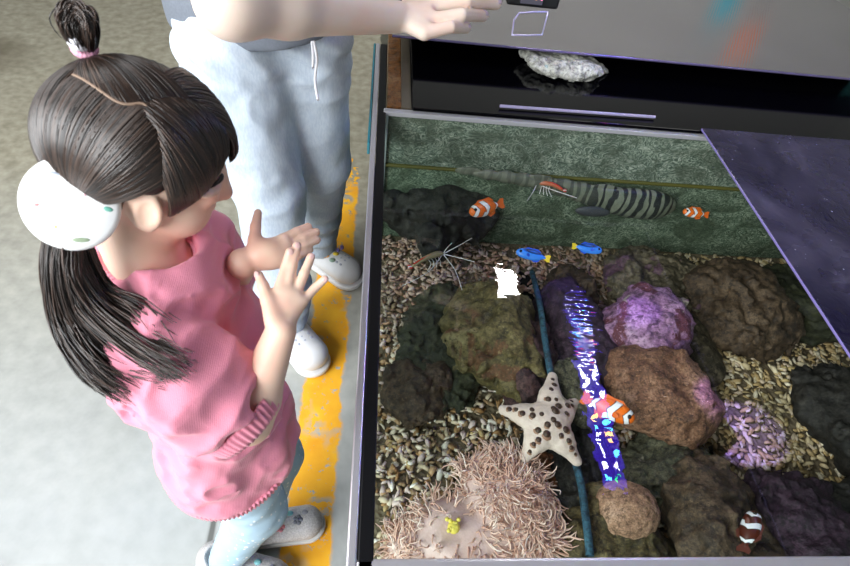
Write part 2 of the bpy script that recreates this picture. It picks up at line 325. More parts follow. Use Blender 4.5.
rm = dict(
 olive=rockmat('olive rock', (0.0576, 0.0461, 0.0115), (0.1368, 0.1094, 0.0376), (0.2614, 0.2218, 0.103), 9, [((.13, .06, .025), .56)]),
 algae=rockmat('algae rock', (0.0067, 0.009, 0.0034), (0.0233, 0.0266, 0.01), (0.0616, 0.0655, 0.027), 12),
 dark=rockmat('dark rock', (0.0034, 0.0034, 0.0028), (0.0133, 0.012, 0.0093), (0.0424, 0.0385, 0.0308), 14),
 wine=rockmat('wine rock', (0.013, 0.005, 0.0072), (0.0428, 0.0171, 0.0205), (0.1089, 0.0545, 0.0495), 13),
 purple=rockmat('dark purple rock', (0.006, 0.0024, 0.0072), (0.0249, 0.01, 0.0249), (0.066, 0.033, 0.0578), 15),
 pink=rockmat('pink coralline rock', (0.1088, 0.0476, 0.0952), (0.2907, 0.1453, 0.2746), (0.4862, 0.3179, 0.4675), 11, [((.10, .02, .03), .56), ((.42, .38, .32), .62)]),
 brown=rockmat('brown rock', (0.0756, 0.0294, 0.0168), (0.1995, 0.0948, 0.0499), (0.3927, 0.231, 0.1502), 16),
 umber=rockmat('umber rock', (0.0202, 0.0115, 0.0058), (0.0616, 0.0376, 0.0192), (0.1426, 0.095, 0.0554), 13),
 slab=rockmat('grey slab rock', (0.034, 0.0272, 0.017), (0.0969, 0.0808, 0.0484), (0.2151, 0.1777, 0.1216), 8, [((.10, .05, .08), .60)]),
 green=rockmat('greenish rock', (0.0144, 0.0158, 0.0086), (0.0599, 0.0599, 0.0342), (0.1584, 0.1485, 0.0891), 22, [((.24, .23, .16), .64)]),
 tan=rockmat('tan rock', (.22, .11, .06), (.42, .24, .15), (.55, .36, .26), 20),
 orange=rockmat('orange rock', (.14, .045, .015), (.30, .11, .04), (.42, .19, .09), 14),
 moss=rockmat('mossy rock', (0.0192, 0.0128, 0.0038), (0.0684, 0.0494, 0.0152), (0.176, 0.132, 0.0528), 15),
 white=rockmat('white rock', (.50, .50, .43), (.64, .64, .56), (.80, .80, .72), 9, [((.10, .30, .36), .70)], bs=.25))
def rock(bb, zc, rz, mat, label, seed, amp=.27, cuts=4, rot=0., base=None, cat_='rock', box_=0):
    x0, y0, x1, y1 = bb; cx, cy = (x0+x1)/2, (y0+y1)/2; c = P(cx, cy, zc); s = mpp(cx, cy, zc); rx = (x1-x0)/2*s; hp = (y1-y0)/2*s
    ry = math.sqrt(max(hp*hp-(rz*.62)**2, (.45*hp)**2))/.76
    S = SDF(); cr, sr = math.cos(rot), math.sin(rot); R = np.array([[cr, -sr, 0], [sr, cr, 0], [0, 0, 1.]])
    r = A(rx, ry, rz); S.ell(c, r*1.02, R, .01)
    rs = np.random.RandomState(seed); 
    for _ in range(3):
        d = nrm(rs.normal(0, 1, 3)); S.ell(c+R@(d*r*.42), r*rs.uniform(.5, .68, 3), R, .02)
    for _ in range(cuts):
        d = nrm(rs.normal(0, 1, 3)*[1, 1, .8]+[0, 0, .35]); S.plane(c+R@(d*r*rs.uniform(.72, .88)), R@nrm(d/r), .012)
    m = min(rx, ry, rz)
    def ex(p, d): return d-amp*m*(1.0*fbm(p/(m*1.0)+seed*3.1, seed, 3)+.55*(.5-np.abs(fbm(p/(m*.45)+seed*1.7, seed+9, 2)))+.28*fbm(p/(m*.2)+seed, seed+5, 2)-.10)
    S.extra = ex
    if base is not None: S.plane(A(c[0], c[1], base), (0, 0, -1), .002)
    h = max(.0028, m/14); V, F = S.mesh(c-r.max()*1.6, c+r.max()*1.6, h)
    o = obj('rock', (V, F), rm[mat]); tag(o, label, cat_, None if mat == 'white' else 'rocks on the aquarium floor'); return centre(o)
# (pixel box, centre height, vertical radius, look, label)
rock((448, 288, 548, 402), .285, .085, 'olive', 'yellow-olive slab rock below the white light reflection', 1, rot=.35, cuts=5)
rock((486, 322, 556, 412), .27, .07, 'wine', 'reddish brown rock at the right foot of the yellow-olive slab', 2)
rock((400, 290, 488, 404), .25, .055, 'algae', 'dark green algae-covered rock left of the yellow-olive slab', 3, amp=.3)
rock((384, 356, 452, 420), .25, .05, 'umber', 'low dark brown rock near the left glass above the pale gravel', 4)
rock((544, 264, 604, 322), .25, .05, 'umber', 'brown rock just below the two blue fish', 5)
rock((534, 280, 616, 412), .29, .075, 'purple', 'dark purple rock under the coloured light reflection', 6)
rock((588, 284, 700, 374), .31, .085, 'pink', 'pink and lilac coralline-crusted rock in the middle of the tank', 7, amp=.2, rot=-.2, cuts=5)
rock((600, 348, 710, 444), .315, .095, 'brown', 'large round reddish brown rock right of the orange clownfish', 8, amp=.2)
rock((600, 246, 718, 318), .27, .05, 'slab', 'flat grey-brown slab rock near the back gravel', 9)
rock((676, 254, 800, 352), .285, .08, 'umber', 'dark brown rock behind the yellow gravel on the right', 10, amp=.3)
rock((752, 258, 862, 340), .29, .07, 'algae', 'dark olive rock beside the edge of the navy cover', 11, amp=.3)
rock((664, 312, 722, 384), .25, .06, 'slab', 'smooth olive-brown wedge rock right of the pink crusted rock', 12, amp=.12)
rock((806, 352, 900, 480), .29, .075, 'dark', 'black-green rock at the right of the yellow gravel', 13)
rock((622, 430, 722, 512), .27, .055, 'green', 'grey-green speckled rock below the large round brown rock', 14)
rock((598, 486, 660, 534), .345, .038, 'tan', 'small round pinkish tan rock at the end of the light reflection', 15, amp=.08, cuts=0)
rock((556, 500, 680, 590), .30, .06, 'moss', 'brown mossy rock by the front rim beside the anemone', 16)
rock((656, 474, 770, 590), .31, .075, 'umber', 'dark brown rock by the front rim left of the maroon clownfish', 17, amp=.3)
rock((738, 480, 870, 592), .30, .07, 'purple', 'purple-black rock under the maroon clownfish', 18, amp=.3)
rock((524, 410, 618, 536), .265, .06, 'dark', 'black rock under the white starfish', 19)
rock((478, 452, 572, 545), .25, .06, 'orange', 'orange-brown rock behind the anemone', 20)
rock((384, 166, 490, 250), .33, .11, 'dark', 'jagged black rock in the back left corner of the tank', 21, amp=.4, cuts=2)
rock((556, 358, 606, 424), .335, .045, 'green', 'small lumpy grey-green rock beside the tip of the starfish', 22, amp=.3)
rock((786, 476, 880, 540), .27, .06, 'dark', 'black rock in the front right beyond the purple-black one', 23)
rock((516, 40, 609, 84), RIM+.034, .026, 'white', 'jagged white rock lying on the black lid under the steel counter edge', 24, amp=.22, cuts=7, base=RIM+.0135)
# blue strap between rocks
def pl(pts, m=24): return spline([P(*p) for p in pts], m)
bl = rockmat('blue strip', (.01, .04, .07), (.025, .09, .14), (.05, .15, .20), 12)
L = pl([(532, 272, .25), (540, 305, .32), (545, 340, .36), (553, 385, .355), (566, 430, .345), (580, 480, .345), (586, 520, .36), (590, 556, .36)], 30)
V, F = tubes([L], [.0075]*30, 8); 
o = obj('tubing', (V, F), bl); tag(o, 'blue-grey tube running front to back between the rocks under the starfish', 'tube'); centre(o)
def PY(px, py, y): r = M @ np.array([px-425, py-283, FPX]); return r*(y/r[1])+A(0, 0, CH)
# ================================================================ LIDS, COUNTER
def mk_navy():
    n = N('navy cover'); a = n.noise(5, 5, rough=.6, dist=.8); o = n.sep(); sp = n.ramp(n.voro(48), [(.06, (1, 1, 1)), (.10, (0, 0, 0))]); gate = n.ramp(n.noise(14, 2), [(.50, (0, 0, 0)), (.58, (1, 1, 1))])
    c = n.ramp(a, [(.35, (.010, .008, .028)), (.55, (.035, .03, .06)), (.7, (.085, .075, .12))])
    c = n.mix(n.math('MULTIPLY', sp, gate), c, (.5, .5, .62)); n.set(c, n.math('MULTIPLY', n.noise(9, 3), .55)).bump(n.noise(22, 4, dist=1.5), .35, .004); return n.m
CF = 1.400                               # counter front edge
lid = obj('lid', box((.085, Y1+.004, RIM+.0035), (1.85, 1.64, RIM+.0125), .002), plain('black gloss lid', (.001, .001, .002), .08, 0., .22), None); tag(lid, 'glossy black lid between the marbled wall and the steel counter', 'lid'); centre(lid)
o = obj('lid', box((.812, .19, RIM+.0135), (1.385, 1.162, RIM+.0195), .0015), mk_navy()); tag(o, 'wide navy blue cover with pale specks on the right side of the tank', 'lid'); centre(o)
EDV = plain('cover edge highlight', (.22, .18, .45), .3); o.data.materials.append(EDV)  # lilac edge highlight painted onto the cover's left faces
for p_ in o.data.polygons:
    if p_.normal.x < -.5: p_.material_index = 1
t = thing('board', 'floor reflection built as brown and grey strips beside the black lid', 'board', (.05, 1.3, RIM-.2))  # floor reflection in the black glass, built as coloured strips
obj('brown_reflection', box((.023, Y1+.02, RIM-.2), (.058, 1.62, RIM+.002), .002), rockmat('brown floor reflection', (.10, .035, .005), (.24, .09, .015), (.30, .13, .03), 9, [((.30, .16, .06), .6)], .3), t)
obj('grey_reflection', box((.058, Y1+.02, RIM-.2), (.083, 1.62, RIM+.001), .001), plain('floor reflection grey', (.13, .11, .08), .3), t)
rod = clear('acrylic', (.75, .72, .85), 1.5)
L0, L1 = P(500, 106, RIM+.019), P(655, 117, RIM+.019); o = obj('rod', tubes([spline([L0, (L0+L1)/2, L1], 6)], [.0042]*6, 6), plain('acrylic rod', (.40, .36, .55), .15)); tag(o, 'thin clear lilac rod lying on the black lid', 'rod'); centre(o)
def mk_steel():
    n = N('brushed steel'); v = n.vec((1, 1, 1), rot=(0, 0, .5)); w = n.node('ShaderNodeTexWave'); w.inputs['Scale'].default_value = 42; w.inputs['Distortion'].default_value = .4; n.link(v, w.inputs[0])
    f = n.noise(3, 4); sp = n.ramp(n.voro(30), [(.03, (1, 1, 1)), (.05, (0, 0, 0))]); sg = n.ramp(n.noise(8, 2), [(.55, (0, 0, 0)), (.6, (1, 1, 1))])
    c = n.mix(f, (.36, .34, .34), (.50, .48, .475)); c = n.mix(n.math('MULTIPLY', sp, sg), c, (.8, .8, .85)); n.set(c, .15, .88)
    n.bump(n.math('ADD', n.math('MULTIPLY', w.outputs['Fac'], .5), n.math('MULTIPLY', n.noise(4, 3), .8)), .12, .002); return n.m
steel = mk_steel()
t = thing('steel_counter', 'brushed steel counter behind the tank with a white rock under its front edge', 'counter', (.8, 1.9, 0))
obj('top', plate([(.03, CF), (1.71, CF), (1.655, 1.93), (1.60, 2.35), (.03, 2.35)], RIM+.066, RIM+.072), steel, t)
obj('front_edge', tubes([[(.03, CF, RIM+.069), (.8, CF, RIM+.069), (1.71, CF, RIM+.069)]], [.0036]*3, 6), plain('edge violet highlight', (.26, .22, .42), .25, .7), t, 'folded front edge with a violet highlight in its colour')  # violet highlight put into the edge colour
obj('cabinet', box((.06, 1.66, .0), (1.58, 2.3, RIM+.0655), .004), plain('cabinet dark', (.03, .03, .035), .4), t)
# overhead lamps reflected in the water (mirror points worked out from where their reflections lie)
def refl(px, py, zf):
    w_ = P(px, py, WZ); d = w_-A(0, 0, CH); d[2] *= -1; return w_+d*((zf-WZ)/d[2])
ZF = 1.62
a_, b_ = refl(572, 302, ZF), refl(617, 492, ZF)
t = thing('light_bar', 'hanging aquarium light bar with coloured diodes in a blue acrylic housing', 'lamp', ((a_+b_)/2)+A(0, 0, .02))
u = nrm(b_-a_); sd = nrm(np.cross(u, (0, 0, 1))); LN = np.linalg.norm(b_-a_)
def quadbox(c, hu, hs, hz): 
    V = np.array([c+u*i*hu+sd*j*hs+A(0, 0, 1)*k*hz for i in (-1, 1) for j in (-1, 1) for k in (-1, 1)]); F = np.array([[0, 1, 3, 2], [4, 6, 7, 5], [0, 4, 5, 1], [2, 3, 7, 6], [0, 2, 6, 4], [1, 5, 7, 3]]); return V, F
obj('housing', quadbox((a_+b_)/2+A(0, 0, .022), LN/2, .070, .018), plain('lamp housing', (.03, .03, .05), .4), t)
obj('diffuser', quadbox((a_+b_)/2, LN/2-.01, .052, .0035), emit('blue violet diffuser', (.10, .04, 1.), 9), t, 'glowing blue-violet acrylic diffuser')
EM = {k: emit('diode '+k, c, s) for k, c, s in (('white', (.8, .85, 1), 75), ('green', (.02, 1, .25), 45), ('red', (1, .04, .1), 45), ('amber', (1, .55, .2), 60), ('cyan', (.1, .55, 1), 60))}
rs = np.random.RandomState(5); kk = ['white', 'white', 'cyan', 'white', 'green', 'white', 'amber', 'white', 'white', 'cyan', 'cyan', 'red']
for i in range(34):
    f = (i//2+.5)/17; c = a_+(b_-a_)*(.03+.94*f)+sd*((i % 2-.5)*.048+rs.uniform(-.006, .006))+u*rs.uniform(-.008, .008)-A(0, 0, .007)
    o = obj('diode', quadbox(c, .007+.008*rs.rand(), .007, .003), EM[kk[rs.randint(12)]], t)
for s in (-.35, .35): obj('hanger', tubes([[(a_+b_)/2+u*LN*s+A(0, 0, .04), (a_+b_)/2+u*LN*s+A(0, 0, .6), (a_+b_)/2+u*LN*s+A(0, 0, 3.0-ZF)]], [.003]*3, 5), plain('wire', (.2, .2, .2), .4, .8), t)
c = refl(507, 284, 2.45); t = thing('ceiling_lamp', 'bright white square hanging lamp mirrored in the water near the blue fish', 'lamp', c)
obj('shade', box(c-A(.085, .14, -.004), c+A(.085, .14, .04), .006), plain('lamp shade', (.5, .5, .5), .5), t)
obj('lamp_panel', box(c-A(.075, .13, .004), c+A(.075, .13, .003)), emit('lamp white', (1, 1, 1), 70), t)
obj('hanger', tubes([[c+A(0, 0, .04), c+A(0, 0, .3), (c[0], c[1], 3.0)]], [.004]*3, 5), plain('wire2', (.2, .2, .2), .4, .8), t)
def reflS(px, py, yw, zs=.69): w_ = P(px, py, zs); d = w_-A(0, 0, CH); d[2] *= -1; return w_+d*((yw-w_[1])/d[1])
BY = 2.80  # unseen coloured boards, added for their reflections in the steel top
for nm_, p0, p1, col_, lab_ in (('orange', (726, 64), (758, 28), (1., .20, .015), 'unseen orange board added behind the turquoise panel, mirrored softly in the steel counter'), ('teal', (712, 26), (754, -14), (.03, .45, .55), 'unseen teal board added for the steel reflection, lower than the orange board')):
    q0, q1 = reflS(*p0, BY), reflS(*p1, BY); xs = sorted((q0[0], q1[0])); zs = sorted((q0[2], q1[2])); xm = (xs[0]+xs[1])/2+(.05 if nm_ == 'teal' else 0); dy = .06 if nm_ == 'teal' else 0
    t = thing('banner', lab_, 'banner', (xm, BY+dy, 0)); obj('board_face', box((xs[0], BY+dy-.006, zs[0]), (xs[1], BY+dy+.006, zs[1]), .003), plain('banner '+nm_, col_, .5), t)
    obj('pole', tubes([[(xm, BY+dy+.012, .01), (xm, BY+dy+.012, 1.), (xm, BY+dy+.012, zs[1])]], [.008]*3, 8), plain('pole grey', (.2, .2, .2), .4), t); obj('base', box((xm-.1, BY+dy-.0, 0), (xm+.1, BY+dy+.03, .02), .004), plain('pole grey', (.2, .2, .2), .4), t)
# ================================================================ LIFE IN THE TANK
def local(o, loc, rz=0, rx=0, ry=0):
    o.location = Vector([float(v) for v in loc]); o.rotation_euler = (rx, ry, rz); return o
def px_dir(a, b, z): v = P(*b, z)-P(*a, z); return math.atan2(v[1], v[0])
def fishmat(name, bands, rough=.35):      # bands: (pos, colour) along local x, nose = 1, tail = 0
    n = N(name); o = n.sep(); z = n.math('MULTIPLY', n.math('ABSOLUTE', n.math('ADD', o['Z'], 0)), .6); f = n.math('ADD', n.math('ADD', o['X'], n.math('MULTIPLY', n.math('ADD', n.noise(60, 2), -.5), .004)), n.math('MULTIPLY', z, -1.))
    n.set(n.ramp(n.math('MULTIPLY_ADD', f, 10., .5), bands, 'CONSTANT'), rough); return n.m
def fish(name, label, cat_, L, H, W, mat, finmat, tailmat, group=None, eye=True):
    t = thing(name, label, cat_, (0, 0, 0), group)
    S = SDF(); S.ell((.08*L, 0, 0), (.36*L, W/2, H/2), k=.004); S.ell((.26*L, 0, -.02*H), (.20*L, W*.46, H*.36), k=.006); S.cap((-.1*L, 0, 0), (-.38*L, 0, 0), H*.26, H*.11, .01, (0, 1, 0), .5)
    obj('body', S.mesh(A(-.5*L, -W, -H), A(.55*L, W, H), L/45), mat, t)
    def fin(nm, pts, th, m):
        pts = np.array(pts)*[L, 1, H]; k = len(pts); V = np.concatenate([pts+[0, th, 0], pts-[0, th, 0]]); bm = bmesh.new(); vs = [bm.verts.new(v) for v in V]
        bm.faces.new(vs[:k]); bm.faces.new(vs[k:][::-1])
        for i in range(k): bm.faces.new([vs[i], vs[k+i], vs[k+(i+1) % k], vs[(i+1) % k]])
        bmesh.ops.recalc_face_normals(bm, faces=bm.faces); me = bpy.data.meshes.new('m'); bm.to_mesh(me); bm.free(); return obj(nm, me, m, t)
    fin('tail_fin', [(-.34, 0, .12), (-.46, 0, .34), (-.54, 0, .30), (-.52, 0, 0), (-.54, 0, -.30), (-.46, 0, -.34), (-.34, 0, -.12)], .0006, tailmat)
    fin('dorsal_fin', [(.28, 0, .38), (.16, 0, .60), (.0, 0, .58), (-.14, 0, .62), (-.24, 0, .40), (-.26, 0, .18), (0, 0, .30)], .0006, finmat)
    fin('anal_fin', [(.02, 0, -.38), (-.08, 0, -.62), (-.22, 0, -.50), (-.26, 0, -.2), (-.1, 0, -.3)], .0006, finmat)
    for s in (-1, 1):
        V, F = sph((.12*L, s*W*.62, -.1*H), (.09*L, .0012, .14*H), 2); a = s*.7; V = V-A(.12*L, s*W*.45, 0); V = V@np.array([[math.cos(a), math.sin(a), 0], [-math.sin(a), math.cos(a), 0], [0, 0, 1]]); obj('pectoral_fin', (V+A(.12*L, s*W*.45, 0), F), finmat, t)
        if eye: obj('eye', sph((.34*L, s*W*.36, .08*H), (.0022*L/.05,)*3, 2), plain('fish eye', (.004, .004, .004), .1), t)
    return t
OR = (.80, .16, .012); WH = (.82, .84, .88); BK = (.01, .008, .006)
def clownbands(L, o=OR):                  # x from -.5L..+.5L -> x*10+.5
    g = lambda x: max(0, min(1, x*L*10+.5)); return [(0, o), (g(-.36), BK), (g(-.345), WH), (g(-.29), BK), (g(-.275), o), (g(-.08), BK), (g(-.065), WH), (g(.06), BK), (g(.075), o), (g(.22), BK), (g(.235), WH), (g(.33), BK), (g(.345), o)]
ofin = plain('orange fin', (.65, .12, .01), .5); dfin = plain('maroon fin', (.10, .02, .01), .5)
cg = None
def clown(label, a, b, z, roll=-.5, o=OR, fin=ofin, k=1.0):  # a tail pixel, b nose pixel
    p, q = P(*a, z), P(*b, z); L = np.linalg.norm(q-p)/1.02*k; t = fish('clownfish', label, 'clownfish', L, .38*L, .24*L, fishmat('clown bands', clownbands(L, o)), fin, fin, 'clownfish in the aquarium')
    local(t, (p+q)/2, px_dir(a, b, z), rx=roll); return t
clown('small orange clownfish with white bands in front of the jagged black rock', (503, 203), (468, 213), .44, .75)
clown('small orange clownfish near the navy cover, right of the striped fish', (708, 215), (682, 211), .425, .75)
clown('bright orange clownfish with white bands beside the white starfish', (583, 397), (637, 421), .40, -.75)
clown('dark maroon clownfish with two white bands above the purple-black rock', (743, 551), (756, 510), .40, .9, (.075, .014, .006), dfin)
def bluefish(label, a, b, z, roll):
    p, q = P(*a, z), P(*b, z); L = np.linalg.norm(q-p); n = N('blue tang'); o = n.sep(); e = n.math('ADD', n.math('POWER', n.math('MULTIPLY', n.math('ADD', o['X'], .04*L), 1/(.34*L)), 2.), n.math('POWER', n.math('MULTIPLY', n.math('ADD', o['Z'], -.10*L), 1/(.075*L)), 2.))
    n.set(n.ramp(n.math('MULTIPLY', e, .5), [(.0, (.03, .16, .75)), (.18, (.004, .006, .03)), (.5, (.03, .20, .95)), (.62, (.05, .28, 1.))]), .3)
    bf = plain('blue fin', (.03, .12, .8), .4); yf = plain('yellow tail', (.85, .65, .03), .5)
    t = fish('blue_fish', label, 'fish', L, .32*L, .15*L, n.m, bf, yf, 'bright blue fish in the aquarium'); local(t, (p+q)/2, px_dir(a, b, z), rx=roll); return t
bluefish('bright blue fish with yellow tail, left of the two', (549, 259), (515, 251), .37, .9)
bluefish('bright blue fish, right of the two, nearer the flat grey-brown slab', (573, 246), (603, 251), .37, -.9)
# long striped fish lying along the back wall
def striped():
    a, b = PY(474, 176, 1.122), PY(673, 207, 1.118); ang = math.atan2(b[1]-a[1], b[0]-a[0]); L = np.linalg.norm(b[:2]-a[:2])
    t = thing('striped_fish', 'long fish with dark wavy stripes lying in front of the marbled back wall', 'fish', (0, 0, 0))
    n = N('wavy stripes'); w = n.node('ShaderNodeTexWave'); w.inputs['Scale'].default_value = 13.; w.inputs['Distortion'].default_value = 5.; w.inputs['Detail Scale'].default_value = 3.2; w.inputs['Detail'].default_value = 1.5; n.link(n.vec((1, .35, .35)), w.inputs[0])
    o = n.sep(); fade = n.ramp(n.math('MULTIPLY_ADD', o['X'], 1/L, .5), [(0, (.25, .25, .25)), (.5, (.6, .6, .6)), (.62, (1, 1, 1))]); st = n.ramp(w.outputs['Fac'], [(.42, (1, 1, 1)), (.56, (0, 0, 0))])
    base = n.mix(n.noise(45, 4), (.06, .085, .06), (.25, .27, .20)); c = n.mix(n.math('MULTIPLY', st, fade), base, (.012, .014, .016)); n.set(c, .45); m = n.m
    S = SDF(); pts = spline([(-.5*L, .0, .055), (-.3*L, .004, .045), (-.05*L, .01, .02), (.18*L, .0, .0), (.36*L, -.006, -.004), (.47*L, 0, -.01)], 14); rr = np.interp(np.linspace(0, 1, 14), [0, .2, .45, .7, .85, 1], [.008, .014, .024, .040, .038, .020])
    S.chain(pts, rr, .02, (0, 1, 0), .62); obj('body', S.mesh((-.56*L, -.08, -.08), (.56*L, .08, .12), .004), m, t)
    d = plain('striped fin', (.045, .05, .06), .5)
    obj('pectoral_fin', sph((.10*L, -.018, -.030), (.050, .010, .017), 3), d, t, 'dark pectoral fin'); obj('dorsal_fin', sph((.12*L, 0, .036), (.04, .004, .014), 3), m, t); obj('dorsal_fin', sph((-.2*L, 0, .054), (.03, .003, .012), 3), m, t)
    obj('tail_fin', sph((-.53*L, 0, .06), (.035, .003, .012), 3), m, t); obj('eye', sph((.43*L, -.022, .008), (.004,)*3, 2), plain('eye2', (.005, .005, .005), .1), t)
    local(t, (a+b)/2+A(0, 0, -.018), ang)
striped()
# shrimps
def shrimp(label, head, tail, z, ants, red=False):
    h, tl = P(*head, z), P(*tail, z); t = thing('shrimp', label, 'shrimp', (h+tl)/2, 'shrimps in the aquarium'); d = tl-h; L = np.linalg.norm(d); bodym = plain('shrimp body', (.42, .13, .06) if red else (.36, .30, .17), .35); wm_ = plain('antenna white', (.80, .80, .82), .4)
    up = A(0, 0, 1); sd = nrm(np.cross(d, up)); L5 = spline([h+up*.003, h+d*.3+up*.009, h+d*.6+up*.009, h+d*.85+up*.003, tl-up*.002], 12)
    obj('body', tubes([L5], np.array([.002, .0055, .0065, .0062, .0055, .0055, .005, .0045, .004, .0036, .003, .0012])*(L/.07)**.5, 8), bodym, t)
    obj('back_stripe', tubes([L5[1:-1]+up*.0042*(L/.07)**.5], [.0016]*10, 5), plain('red stripe', (.62, .03, .02), .4), t, 'red stripe')
    for s in (-1, 0, 1): V, F = sph(tl+nrm(d)*.005+sd*s*.004, (.005, .003, .0016), 2); obj('tail_fan', (V, F), plain('tail fan red', (.55, .04, .04), .4) if s else wm_, t)
    for k in range(8):
        s = -1 if k % 2 else 1; b = h+d*(.18+.10*(k//2)); obj('leg', tubes([spline([b, b+sd*s*.012-up*.004, b+sd*s*.018-up*.016+nrm(d)*.004*(k//2)], 6)], [.0008]*6, 4), wm_, t)
    for an in ants:
        obj('antenna', tubes([spline([h]+[P(*q) for q in an], 18)], np.linspace(.0013, .0007, 18), 5), wm_, t)
    return t
shrimp('large shrimp with long white antennae over the dark rocks on the left', (443, 254), (412, 266), .40, [[(428, 272, .42), (402, 286, .42)], [(455, 270, .42), (462, 290, .42)], [(458, 246, .42), (472, 238, .42)], [(460, 258, .42), (475, 262, .42)], [(447, 248, .42), (452, 243, .42)]])
shrimp('small red shrimp with thin white antennae lying over the striped fish', (537, 184), (563, 190), .462, [[(533, 192, .461), (527, 201, .461)], [(553, 190, .462), (577, 198, .461)], [(534, 180, .447), (533, 177, .463)], [(540, 180, .447), (541, 177, .463)]], True)
# starfish
ZS = .375
def starfish():
    C = P(547, 424, ZS); tips = [(553, 376, ZS), (504, 409, ZS+.0), (526, 456, ZS-.01), (577, 460, ZS-.01), (575, 402, ZS-.012)]
    t = thing('starfish', 'white starfish with dark brown knobs on the rocks beside the light reflection', 'starfish', C-A(0, 0, .02)); S = SDF(); S.ell(C, (.040, .040, .019), k=.01)
    sp = {}
    for i, q in enumerate(tips):
        T = P(*q); mid = C+(T-C)*.5+A(0, 0, .004); S.chain([C, mid, T-A(0, 0, .004)], [.036, .0225, .011], .012, (0, 0, 1), .62); sp[i] = (T, mid)
    S.extra = lambda p, d: d-.0008*fbm(p*170, 3, 2)
    n = N('starfish skin'); n.set(n.mix(n.noise(60, 4), (.52, .40, .33), (.76, .67, .60)), .6).bump(n.voro(420), .4, .001); obj('body', S.mesh(C-A(.13, .13, .05), C+A(.13, .13, .05), .0021), n.m, t)
    km = plain('knob brown', (.045, .022, .012), .45); kl = plain('knob rim', (.30, .17, .11), .5); rs = np.random.RandomState(3); ks = []
    for i in range(5):
        T, mid = sp[i]
        for f, off in ((.20, .000), (.38, -.009), (.42, .009), (.60, -.004), (.74, .004), (.88, .0)):
            q = C+(T-C)*f; s = nrm(np.cross(T-C, (0, 0, 1))); ks.append((q+s*(off*(1.3-f)+rs.normal(0, .002)), .0088*(1-.45*f)*rs.uniform(.7, 1.15)))
    ks.append((C+A(.004, -.004, 0), .0068))
    for q, r in ks:
        z = ZS+.012; zz = np.linspace(C[2]+.04, C[2]-.04, 81); col_ = np.stack([np.full(81, q[0]), np.full(81, q[1]), zz], 1); ins = np.where(S.ev(col_) < 0)[0]; top = zz[ins[0]] if len(ins) else C[2]; c = A(q[0], q[1], top-.002)
        V, F = sph(c, (r, r, r*.95), 2); b_ = obj('knob', (V, F), km, t, 'dark brown knob')
        obj('knob_ring', sph(c-A(0, 0, r*.35), (r*1.5, r*1.5, r*.75), 2), kl, b_)
starfish()
